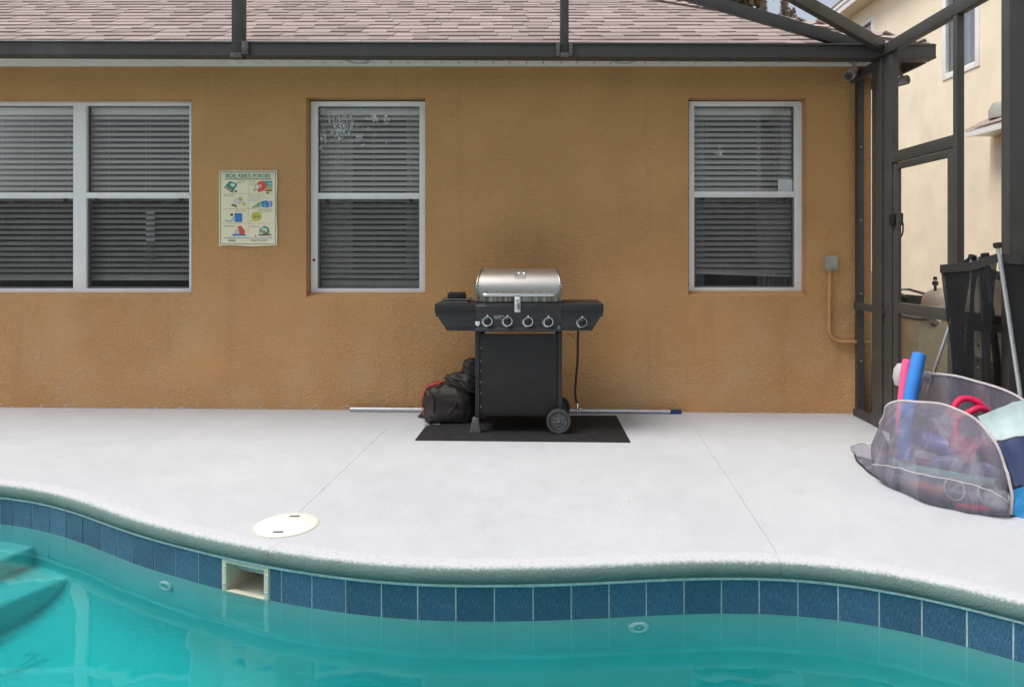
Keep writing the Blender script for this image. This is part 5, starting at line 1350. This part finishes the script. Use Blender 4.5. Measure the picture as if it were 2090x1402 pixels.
s = MB(); s.grid(bk); s.build('back_panel', M['bag_mesh'], bag, angle=180)
s = MB(); s.tube(bk[-1], 0.0075, 8); s.build('rim_piping', M['piping'], bag)
s = MB(); s.lathe([(0.0,-0.03),(0.022,-0.02),(0.026,0.0),(0.018,0.02),(0.0,0.026)], P(1893,766,4.05), (0.8,0,0.4), 12); s.build('rim_knot', M['piping'], bag)
# left gusset between the panels, floor, and the blue right-hand end
gs = [[fr_[j][9].lerp(bk[j][0], q/6) + Vector((0,0,-0.05*math.sin(math.pi*q/6)*(j/14))) for q in range(7)] for j in range(0,15)]
s = MB(); s.grid(gs); s.build('gusset', M['bag_mesh'], bag, angle=180)
s = MB(); base = fr_[0] + list(reversed(bk[0])); s.add([Vector((p.x,p.y,dz(p.x,p.y)+0.0025)) for p in base], [tuple(range(len(base)))]); s.build('base', M['cover_cloth'], bag)
ends = []
for j in range(9):
    v = j/8; a = P(2063,1053,3.386).lerp(P(2065,1000,3.40), v); b = Vector((2.52,3.36,0.004)).lerp(Vector((2.56,3.44,0.20)), v)
    ends.append([a.lerp(b, q/10) + Vector((0,-0.05*math.sin(math.pi*q/10)*(1-0.4*v),0)) + Vector((noise.noise(Vector((q*.6,v*3,2)))*0.02,0,0)) for q in range(11)])
s = MB(); s.grid(ends); s.build('end_panel', M['bright_blue'], bag, angle=180)
up = []
for j in range(11):
    v = j/10; a = P(2060,985,3.43).lerp(P(1994,850,3.62), v); b = P(2150,1000,3.40).lerp(P(2135,800,3.60), v)
    up.append([a.lerp(b, q/12) + Vector((0,-0.05*math.sin(math.pi*q/12),0.03*math.sin(math.pi*q/12)*v)) + Vector((0,noise.noise(Vector((q*.5,v*3,7)))*0.03,noise.noise(Vector((q*.7,v*4,9)))*0.012)) for q in range(13)])
s = MB(); s.grid(up[6:]); s.build('upper_end_panel', M['mint'], bag, angle=180)
s = MB(); s.grid(up[:7]); s.build('lower_end_panel', M['navy'], bag, angle=180)
s = MB(); s.tube(up[6], 0.004, 6); s.tube([r[0] for r in up[6:]], 0.004, 6); s.tube([r[7] for r in up[6:]], 0.003, 6); s.build('end_piping', M['grey_plastic'], bag)

def noodle(path, r, mat, lab, grp=None, hole=True, name='pool_noodle'):
    path = catmull([Vector(p) for p in path], 6); s = MB()
    t0 = (path[0]-path[1]).normalized()
    pth = [path[0] + t0*0.006] + path; rs = [r*0.82] + [r*0.97] + [r]*(len(path)-1)
    s.tube(pth, rs, 20)
    o = s.build(name, M[mat]); tag(o, lab, 'pool noodle', grp)
    if hole:
        s = MB(); s.lathe([(r*0.28,0.0),(r*0.26,0.0015)], pth[0] + t0*0.0005, tuple(t0), 14); s.build('core_hole', M['rubber'], o)
    return o
noodle([P(1876,723,4.02), P(1866,772,4.00), P(1857,820,3.99), P(1848,890,3.95), P(1850,940,3.90)], 0.0375, 'noodle_blue', 'bright blue foam noodle standing up out of the mesh bag')
noodle([P(1853,736,4.10), P(1847,780,4.08), P(1842,830,4.06), P(1838,890,4.02)], 0.031, 'noodle_pink', 'pink foam noodle beside the blue one, standing in the mesh bag')
noodle([P(1806,938,4.10), P(1850,956,3.92), P(1920,970,3.77), P(1985,982,3.66), P(2036,990,3.56)], 0.034, 'noodle_teal', 'pale teal foam noodle lying along the bottom inside the mesh bag')
noodle([P(1795,905,4.26), P(1830,925,4.06), P(1880,945,3.92), P(1950,955,3.78)], 0.028, 'plum', 'dark plum foam noodle behind the teal one inside the mesh bag')
lp_ = [P(1950,856,3.80), P(1946,836,3.80), P(1956,818,3.80), P(1975,813,3.80), P(2000,822,3.78), P(2018,836,3.76), P(1996,833,3.74), P(1975,843,3.74)]
fb = thing('foam_float', 'crimson looped foam float sticking up out of the mesh bag', 'pool float', P(1975,880,3.78))
s = MB(); s.tube(catmull(lp_, 6, True), 0.0175, 12, closed=True); s.build('loop', M['float_red'], fb)
s = MB(); s.tube(catmull([P(1960,850,3.79), P(1950,880,3.78), P(1965,915,3.74), P(1990,930,3.70)], 6), [0.016]*8+[0.05]*6+[0.06]*5, 14); s.build('tail', M['float_red'], fb)
def roll(path, rads, mat, name, lab, cat, seed):
    q = catmull([Vector(p) for p in path], 8); k = len(q); s = MB()
    rs = [rads[0] + (rads[1]-rads[0])*math.sin(math.pi*i/(k-1))**0.6 for i in range(k)]
    s.tube(q, rs, 18)
    for i_, v_ in enumerate(s.v): s.v[i_] = v_ + Vector((noise.noise(v_*9+Vector((seed,0,0))), noise.noise(v_*9+Vector((0,seed,0))), noise.noise(v_*9+Vector((0,0,seed)))))*0.022
    o = s.build(name, M[mat]); tag(o, lab, cat); return o
roll([P(1838,905,4.10), P(1880,900,4.00), P(1950,918,3.88), P(2045,942,3.72)], (0.03,0.062), 'violet', 'inflatable_mattress', 'long folded violet inflatable across the middle of the mesh bag', 'inflatable', 1)
roll([P(1905,940,3.86), P(1965,948,3.77), P(2050,966,3.62)], (0.03,0.055), 'violet_pale', 'inflatable_ring', 'pale violet-blue inflatable just above the teal noodle in the mesh bag', 'inflatable', 2)
roll([P(1985,902,3.78), P(2020,915,3.70), P(2050,945,3.60)], (0.03,0.06), 'plum', 'rolled_towel', 'dark plum rolled cloth by the right rim inside the mesh bag', 'towel', 3)
roll([P(1790,955,4.02), P(1850,985,3.86), P(1930,1008,3.70), P(2050,1030,3.50)], (0.02,0.052), 'navy', 'beach_towel', 'dark navy cloth along the floor of the mesh bag', 'towel', 4)
roll([P(1858,990,3.78), P(1890,996,3.72), P(1925,1004,3.66)], (0.02,0.032), 'orange_toy', 'dive_toy', 'flat orange toy on the bottom of the mesh bag under the teal noodle', 'toy', 5)
roll([P(1948,1032,3.52), P(1985,1038,3.47), P(2020,1042,3.43)], (0.012,0.022), 'float_red', 'water_toy', 'small red toy low at the front of the mesh bag', 'toy', 6)
for px, py, d, lab in ((1948,1002,3.56,'left pale diving ring inside the bottom of the mesh bag'), (2018,1012,3.46,'right pale diving ring inside the bottom of the mesh bag')):
    c = P(px, py, d); s = MB(); s.tube([c + Vector((0.052*math.cos(a), 0.02*math.sin(a), 0.052*math.sin(a)+0.01)) for a in [6.2832*i/20 for i in range(20)]], 0.006, 8, closed=True); o = s.build('diving_ring', M['cream_plastic']); tag(o, lab, 'diving ring', 'diving rings in the bag')
o = blob(P(2035,1020,3.45), (0.06,0.05,0.05), 11, 0.08, 0.1, 0.006).build('toy_ball', M['mint'], angle=80, weld=True); tag(o, 'small pale ball at the bottom right inside the mesh bag', 'ball')
# white jug behind the noodles
jp = P(1834,823,4.16)
jg = thing('plastic_jug', 'white plastic jug behind the pink noodle by the screen door', 'jug', Vector((jp.x,jp.y,-0.02)))
s = MB(); s.lathe([(0.06,0.0),(0.065,0.02),(0.065,0.22),(0.05,0.28),(0.02,0.31),(0.02,0.33)], (2.25,4.18,-0.02), (0,0,1), 20); s.build('bottle', M['rubber'], jg)
s = MB(); s.lathe([(0.0,0.30),(0.034,0.315),(0.048,0.36),(0.044,0.41),(0.026,0.445),(0.0,0.45)], (2.225,4.17,0.18), (0.05,0,1), 20); s.build('cap', M['cam_white'], jg)

# ------------------------------------------------------------------ folded mesh pool fence leaning on the cage
pf = thing('mesh_fence_bundle', 'folded black mesh pool fence with silver poles leaning behind the toy bag', 'folded fence', (2.5, 3.75, -0.02))
def pole_(a, b, r=0.0125, cap=True, holes=()):
    s = MB(); s.tube([a, b], r, 12); o = s.build('fence_pole', M['alu'], pf)
    t = (a-b).normalized()
    if cap:
        s = MB(); s.lathe([(r*1.2,-0.012),(r*1.9,-0.008),(r*2.0,0.004),(r*1.9,0.016),(r*0.8,0.019),(0.0,0.019)], a, tuple(t), 16); s.build('pole_cap', M['rubber'], o)
    if holes:
        s = MB()
        for q in holes:
            c = a.lerp(b, q); s.lathe([(0.0035,0.0),(0.003,0.0012)], c + Vector((0,-r,0)), (0,-1,0), 8)
        s.build('rivets', M['rubber'], o)
    return o
T1, B1 = P(2037,502,3.62), P(2086,830,3.60); pole_(T1, B1, 0.0115, True, (0.25,0.6,0.78))
T2, B2 = P(1984,526,3.99), P(1893,798,4.20); pole_(T2, B2, 0.011, True, (0.78,))
T3, B3 = P(2010.5,523,3.86), P(2052,830,3.90); pole_(T3, B3, 0.011)
T4, B4 = P(1998,528,3.93), P(2018,830,3.96); pole_(T4, B4, 0.010, False)
def sheet(tl, tr, bl, br, sd_, sag=0.01, wob=0.02, hem=0.035, name='mesh_panel'):
    cols, rw = 16, 18; rows = []
    for j in range(rw+1):
        v = j/rw; row = []
        for i in range(cols+1):
            u = i/cols; a = tl.lerp(tr, u); b = bl.lerp(br, u); p = a.lerp(b, v)
            p = p + Vector((0, -wob*math.sin(math.pi*u)*math.sin(2.5*v+sd_), -sag*math.sin(math.pi*u)*(1-v))) + Vector((noise.noise(Vector((u*2,v*2,sd_)))*wob*0.8, noise.noise(Vector((u*3+5,v*1.5,sd_)))*wob, 0))
            row.append(p)
        rows.append(row)
    s = MB(); s.grid(rows); o = s.build(name, M['fence_mesh'], pf, angle=180)
    s = MB(); h = []
    for i in range(cols+1):
        a, b = rows[0][i], rows[1][i]; h.append(a)
    s.grid([[p + Vector((0,-0.004,0.012)) for p in h], [p + Vector((0,-0.005,-hem)) for p in h]]); s.grid([[p + Vector((0,0.004,0.012)) for p in h], [p + Vector((0,0.005,-hem)) for p in h]]); s.grid([[p + Vector((0,-0.004,0.012)) for p in h],[p + Vector((0,0.004,0.012)) for p in h]])
    hm_ = s.build('hem', M['cover_cloth'], o, angle=180)
    return o
sheet(P(1919,545,3.93), P(2036,522,3.64), P(1955,830,3.95), P(2010,840,3.80), 1.0, 0.012, 0.03)
sheet(P(2037,522,3.63), P(2120,527,3.52), P(2085,830,3.61), P(2140,840,3.50), 2.0, 0.004, 0.015)
sheet(P(1925,552,4.05), T2, P(1962,830,4.05), P(1935,835,4.02), 3.0)
sheet(T2, T4, P(1990,835,4.03), P(1950,835,4.0), 4.0)
sheet(T4, T3, P(2005,835,4.0), P(2058,835,3.9), 5.0)
sheet(P(2012,545,3.90), P(2040,560,3.80), P(2030,835,3.92), P(2078,835,3.75), 6.0, 0.0, 0.03)
s = MB(); s.grid([[P(1985,660,3.95), P(2050,664,3.72), P(2075,664,3.66)], [P(1985,675,3.95), P(2052,680,3.72), P(2077,680,3.66)]]); o = s.build('reinforcing_strip', M['cover_cloth'], pf)
s = MB()
for y in (672, 705, 750): s.lathe([(0.007,0),(0.006,0.005),(0.0,0.006)], P(1996,y,3.80), (0,-1,0), 10)
s.build('clips', M['grey_plastic'], pf)

# ------------------------------------------------------------------ side yard: pool equipment and fence
cf = P(1932,640,6.4); fx_, fy_ = cf.x, cf.y
ft_ = thing('pool_filter', 'cream domed pool filter tank behind the screen door', 'pool filter', (fx_, fy_, -0.1))
s = MB(); s.lathe([(0.20,0.0),(0.215,0.04),(0.215,0.90),(0.205,0.97),(0.17,1.03),(0.10,1.07),(0.0,1.085)], (fx_,fy_,-0.1), (0,0,1), 36); s.build('tank', M['tank'], ft_)
s = MB(); s.lathe([(0.075,1.05),(0.075,1.09),(0.06,1.095),(0.0,1.097)], (fx_+0.06,fy_,-0.1), (0,0,1), 20); s.build('collar', M['grey_plastic'], ft_)
s = MB(); s.tube([(fx_-0.125,fy_-0.03,0.88),(fx_-0.125,fy_-0.03,1.0)], 0.012, 8); s.lathe([(0.025,-0.012),(0.025,0.012),(0.0,0.014)], (fx_-0.125,fy_-0.03,1.02), (0,-1,0), 18); s.lathe([(0.02,0.0),(0.016,0.03),(0.0,0.034)], (fx_-0.125,fy_-0.03,1.05), (0,0,1), 10); s.build('pressure_gauge', M['black_plastic'], ft_)
s = MB(); s.lathe([(0.222,0.42),(0.226,0.44),(0.226,0.47),(0.222,0.49)], (fx_,fy_,-0.1), (0,0,1), 36); s.build('clamp_band', M['steel_end'], ft_)
hc = P(1915,700,5.55)
ht = thing('pool_heater', 'rust-stained beige equipment box below the domed filter tank', 'pool heater', (hc.x, 5.75, -0.1))
hx0 = P(1875,0,5.55).x; hz1 = P(0,653,5.55).z
s = MB(); s.box((hx0,5.55,-0.02),(hx0+0.44,5.98,hz1)); s.build('cabinet', M['heater'], ht, bevel=0.012)
s = MB(); s.box((hx0-0.012,5.54,hz1+0.001),(hx0+0.452,5.99,hz1+0.018)); s.build('top_cover', M['grey_plastic'], ht, bevel=0.004)
s = MB(); s.box((hx0+0.03,5.57,-0.1),(hx0+0.41,5.96,-0.021)); s.build('plinth', M['rubber'], ht)
s = MB(); s.tube([P(1893,641,5.40),P(1913,656,5.46)], 0.028, 16); s.lathe([(0.030,-0.006),(0.030,0.012),(0.0,0.014)], P(1893,641,5.40), tuple((P(1893,641,5.40)-P(1913,656,5.46)).normalized()), 16); s.build('pipe_stub', M['alu'], ht)
s = MB(); s.tube([P(1913,656,5.46), P(1914,665,5.5)+Vector((0,0.06,0)), Vector((hx0+0.16,5.60,hz1+0.02))], 0.02, 10); s.build('pipe', M['grey_plastic'], ht)
bc = P(1868,620,6.9)
bn_ = thing('storage_bin', 'dark plastic bin with a raised rim behind the domed tank', 'bin', (bc.x, 6.9, -0.1))
bx0, bx1 = P(1851,0,6.9).x, P(1893,0,6.9).x; bz = P(0,605,6.9).z
s = MB(); s.prism([(bx0+0.02,-0.1),(bx1-0.02,-0.1),(bx1,bz),(bx0,bz)], XZ, 6.9, 7.25); s.build('body', M['black_panel'], bn_, bevel=0.01)
s = MB(); rimp = [(bx0-0.02,6.88,bz),(bx1+0.02,6.88,bz+0.01),(bx1+0.02,7.27,bz+0.05),(bx0+0.04,7.27,bz+0.05)]; s.tube(rimp, 0.014, 8, closed=True); s.build('rim', M['grey_plastic'], bn_)
pb = thing('equipment_cabinet', 'dark cabinet standing between the pale fence and the beige heater', 'cabinet', (P(1866,0,5.9).x, 5.95, -0.1))
s = MB(); s.box((P(1854,0,5.9).x,5.9,-0.1),(P(1880,0,5.9).x,6.3,P(0,643,5.9).z)); s.build('cabinet', M['black_panel'], pb, bevel=0.01)
vf = thing('vinyl_fence', 'pale vinyl board fence in the side yard behind the screen', 'fence', (4.2, 8.6, -0.1))
bmsh = MB(); bmsh.box((-0.072,0,0),(0.072,0.025,1.0)); b_me = bmsh.mesh('fence_board', M['fence_vinyl'], bevel=0.004)
x = 3.05; k = 0
while x < 5.0:
    hgt = 1.16 if x < 4.40 else 0.84
    inst('fence_board', b_me, (x, 8.6, -0.08), vf, (0,0,0), (1,1,hgt)); x += 0.149
for z in (0.1, 0.68):
    s = MB(); s.box((2.95,8.63,z),(5.0,8.67,z+0.09)); s.build('rail', M['fence_vinyl'], vf, bevel=0.004)

# ------------------------------------------------------------------ neighbouring house
nh = thing('neighbor_house', 'cream two-storey neighbouring house beyond the pool cage', 'house', (6.0, 8, -0.1))
s = MB(); NX = 6.0
nw = [(9.21,9.985,3.87,5.46), (12.07,12.9,3.87,5.46)]
ys_ = sorted({1.0, 18.0, *[v for w_ in nw for v in w_[:2]]}); zs_ = sorted({-0.1, 5.76, 3.87, 5.46})
for i in range(len(ys_)-1):
    for j in range(len(zs_)-1):
        yc, zc = (ys_[i]+ys_[i+1])/2, (zs_[j]+zs_[j+1])/2
        if any(a < yc < b and c < zc < d for a, b, c, d in nw): continue
        s.add([(NX,ys_[i],zs_[j]),(NX,ys_[i+1],zs_[j]),(NX,ys_[i+1],zs_[j+1]),(NX,ys_[i],zs_[j+1])], [(0,1,2,3)])
for a, b, c, d in nw:
    for p, q in (((a,c),(b,c)), ((b,c),(b,d)), ((b,d),(a,d)), ((a,d),(a,c))):
        s.add([(NX,p[0],p[1]),(NX,q[0],q[1]),(NX+0.1,q[0],q[1]),(NX+0.1,p[0],p[1])], [(0,1,2,3)])
s.add([(NX,1,-0.1),(NX+9,1,-0.1),(NX+9,1,5.76),(NX,1,5.76)], [(0,1,2,3)]); s.add([(NX,18,-0.1),(NX+9,18,-0.1),(NX+9,18,5.76),(NX,18,5.76)], [(0,1,2,3)])
s.build('wall', M['neighbor_stucco'], nh, weld=True, angle=40)
s = MB(); s.box((5.93,1.0,-0.1),(5.999,8.88,5.755)); s.build('wall_projection', M['neighbor_stucco'], nh)
for a, b, c, d in nw:
    fr = MB(); w_ = 0.06
    fr.box((NX-0.018,a-0.03,c-0.05),(NX+0.05,a+w_,d+0.03)); fr.box((NX-0.018,b-w_,c-0.05),(NX+0.05,b+0.03,d+0.03)); fr.box((NX-0.017,a+w_,c-0.05),(NX+0.05,b-w_,c+0.035)); fr.box((NX-0.017,a+w_,d-0.04),(NX+0.05,b-w_,d+0.03))
    wf = fr.build('window', M['vinyl'], nh, bevel=0.006)
    s = MB(); s.box((NX+0.03,a+w_,c+0.035),(NX+0.034,b-w_,d-0.04)); s.build('pane', M['glass'], wf)
    k = 0; y = a+w_+0.02
    while y < b-w_:
        s = MB(); s.box((-0.002,-0.047,0),(0.002,0.047,d-c-0.1), Matrix.Translation((NX+0.075,y+0.04,c+0.04)) @ Matrix.Rotation(R(68 if k % 5 != 2 else 40),4,'Z')); s.build('vertical_blind', M['far_glass'], wf); y += 0.083; k += 1
    s = MB(); s.box((NX+0.099,a-0.1,c-0.1),(NX+0.1,b+0.1,d+0.1)); s.build('window_back', M['room'], wf)
s = MB(); s.box((5.70,0.5,5.765),(NX+0.01,18.4,5.785)); s.build('soffit', M['neighbor_stucco'], nh)
s = MB(); s.box((5.675,0.5,5.755),(5.699,18.4,5.93)); s.box((5.655,0.5,5.86),(5.6745,18.4,5.935)); s.build('fascia', M['vinyl'], nh, bevel=0.004)
s = MB(); s.add([(5.64,0.4,5.937),(5.64,18.5,5.937),(10.5,18.5,8.3),(10.5,0.4,8.3),(5.64,0.4,5.957),(5.64,18.5,5.957),(10.5,18.5,8.32),(10.5,0.4,8.32)], [(0,3,2,1),(4,5,6,7),(0,1,5,4),(1,2,6,5),(2,3,7,6),(3,0,4,7)]); s.build('roof', M['shingle0'], nh)
# low side roof
s = MB(); ly1 = 8.80
s.prism([(5.60,2.80),(5.60,2.865),(5.925,3.03),(5.925,2.80)], lambda p, q, t: Vector((p, t, q)), 5.2, ly1); lr = s.build('low_roof', M['vinyl'], nh, bevel=0.004)
s = MB(); s.box((5.575,5.2,2.785),(5.598,ly1+0.02,2.872)); s.build('fascia', M['vinyl'], lr, bevel=0.003)
for k in range(4):
    s = MB(); t0, t1 = k/4, (k+1)/4+0.06
    a = Vector((5.56,0,2.878)).lerp(Vector((5.925,0,3.062)), t0); b = Vector((5.56,0,2.878)).lerp(Vector((5.925,0,3.062)), min(1,t1))
    s.prism([(a.x,a.z),(b.x,b.z-0.006),(b.x,b.z+0.002),(a.x,a.z+0.012)], lambda p, q, t: Vector((p, t, q)), 5.2, ly1+0.04); s.build('shingle_course', M['shingle1'], lr)
s = MB(); s.lathe([(0.15,0.0),(0.15,0.11),(0.11,0.19),(0.0,0.22)], (5.80,8.45,2.97), (0,0,1), 18); s.build('roof_vent', M['box_grey'], lr)

# ------------------------------------------------------------------ trees behind the roof
def leaves(name, center, rad, n, size, mats, parent, seed, clumps=26, droop=0.0):
    rr = random.Random(seed); s = MB(); cl = []
    for _ in range(clumps):
        v = Vector((rr.gauss(0,1), rr.gauss(0,1), rr.gauss(0,1))).normalized()*rr.random()**0.4
        cl.append(Vector(center) + Vector((v.x*rad[0], v.y*rad[1], v.z*rad[2])))
    for _ in range(n):
        c = rr.choice(cl); p = c + Vector((rr.gauss(0,.14*rad[0]), rr.gauss(0,.14*rad[1]), rr.gauss(0,.12*rad[2])))
        a = Vector((rr.gauss(0,1), rr.gauss(0,1), rr.gauss(0,0.8)-droop)).normalized(); b = a.cross(Vector((rr.random(),rr.random(),rr.random()+.1))).normalized()
        L = size*rr.uniform(.6,1.3); w_ = L*0.3; s.mat(rr.choice([0,0,0,1]) if len(mats) > 1 else 0)
        s.add([p, p+a*L*0.5+b*w_, p+a*L, p+a*L*0.5-b*w_], [(0,1,2,3)])
    return s.build(name, mats, parent)
tc_ = P(1480,-12,14)
tr = thing('leafy_tree', 'olive-green tree showing its crown over the roof ridge', 'tree', (tc_.x, 14, -0.1))
s = MB(); s.tube([(tc_.x,14,-0.1),(tc_.x+0.1,14,3),(tc_.x,14.1,5.6),(tc_.x-0.1,14,tc_.z)], [0.16,0.13,0.09,0.04], 10)
for a in range(7):
    q = Vector((math.cos(a*0.9)*0.75, math.sin(a*0.9)*0.6, 0.5+0.1*a)); s.tube([Vector((tc_.x,14.05,5.2+0.15*a)), Vector((tc_.x,14.05,5.2+0.15*a))+q], [0.05,0.015], 6)
s.build('trunk', M['bark'], tr)
leaves('crown', (tc_.x-0.02, 14, tc_.z+0.10), (0.85,0.8,0.6), 6500, 0.10, [M['leaf'], M['leaf_dry']], tr, 3, 34)
for px, py, h, lab in ((1602,4,0.52,'taller dry brown plume beside the tree above the roof'), (1618,22,0.30,'shorter dry brown plume right of the taller one above the roof'), (1557,2,0.35,'dry brown plume partly hidden by the cage brace above the roof'), (1402,-2,0.25,'small dry brown tip left of the tree above the roof')):
    d = 13.5; t = P(px, py, d); base = P(px, py, d) - Vector((0,0,h+2.6))
    pl = thing('brown_plume', lab, 'plant', (t.x, d, -0.1), 'dry brown plumes above the roof')
    s = MB(); s.tube([(t.x,d,-0.1),(t.x,d,t.z-h)], [0.05,0.02], 8); s.build('stem', M['bark'], pl)
    s = MB(); rr = random.Random(px)
    for k in range(int(200*h/0.4)):
        v = rr.random(); a = rr.uniform(0, 6.283); r_ = 0.02 + 0.07*math.sin(math.pi*min(1,v*0.9+0.1))*(1-v*0.5)
        c = Vector((t.x, d, t.z - h + h*v)); o_ = Vector((math.cos(a), math.sin(a), 0))
        L = rr.uniform(0.07,0.15)*(1 if h > 0.3 else 0.7); dirn = (o_*0.75 + Vector((0,0,1.0))).normalized(); sd2 = dirn.cross(o_).normalized() if dirn.cross(o_).length > 1e-4 else Vector((1,0,0))
        p = c + o_*r_*0.5
        s.add([p, p+dirn*L*0.5+sd2*L*0.16, p+dirn*L, p+dirn*L*0.5-sd2*L*0.16], [(0,1,2,3)])
    s.build('foliage', M['leaf_dry'], pl)

rr = random.Random(77)  # unseen hedge, added to cut low sky light and darken pane reflections
hd_ = thing('added_hedge', 'unseen hedge added behind the camera to block low sky light and darken reflections', 'hedge', (0, -11, -0.1))
s = MB(); s.add([(-22,-12.4,-0.1),(16,-12.4,-0.1),(16,-11.6,-0.1),(-22,-11.6,-0.1),(-22,-12.4,2.8),(16,-12.4,2.8),(16,-11.6,2.8),(-22,-11.6,2.8)], [(0,3,2,1),(4,5,6,7),(0,1,5,4),(1,2,6,5),(2,3,7,6),(3,0,4,7)]); s.build('stems', M['bark'], hd_)
s = MB()
for _ in range(9000):
    x = rr.uniform(-22,16); top_ = 3.1 + 0.35*noise.noise(Vector((x*0.35,0,3))) + 0.2*noise.noise(Vector((x*1.1,4,3)))
    p = Vector((x, -11.4 + rr.uniform(-0.3,0.6), top_*rr.random()**0.8)); a = Vector((rr.gauss(0,1),rr.gauss(0,1),rr.gauss(0,1))).normalized(); b = a.cross(Vector((rr.random(),rr.random(),rr.random()+.1))).normalized(); L = rr.uniform(.25,.5)
    s.add([p, p+a*L*.5+b*L*.25, p+a*L, p+a*L*.5-b*L*.25], [(0,1,2,3)])
s.build('foliage', M['leaf'], hd_)

rr = random.Random(91); s = MB()
for _ in range(34):
    x, y = rr.uniform(-3.4, 2.3), rr.uniform(3.2, 5.55)
    if y < 3.9 and x < -0.5: continue
    z = dz(x, y) + 0.0006; L = rr.uniform(0.002, 0.008); a = rr.random()*6.28; w_ = L*rr.uniform(.25,.6); c_, n_ = math.cos(a), math.sin(a)
    s.add([(x-c_*L,y-n_*L,z),(x+n_*w_,y-c_*w_,z+0.001),(x+c_*L,y+n_*L,z+0.0015),(x-n_*w_,y+c_*w_,z+0.001)], [(0,1,2,3)])
dbr = s.build('leaf_crumbs', M['leaf_dry']); tag(dbr, 'tiny dry leaf crumbs scattered over the white deck', 'debris', None, 'stuff')
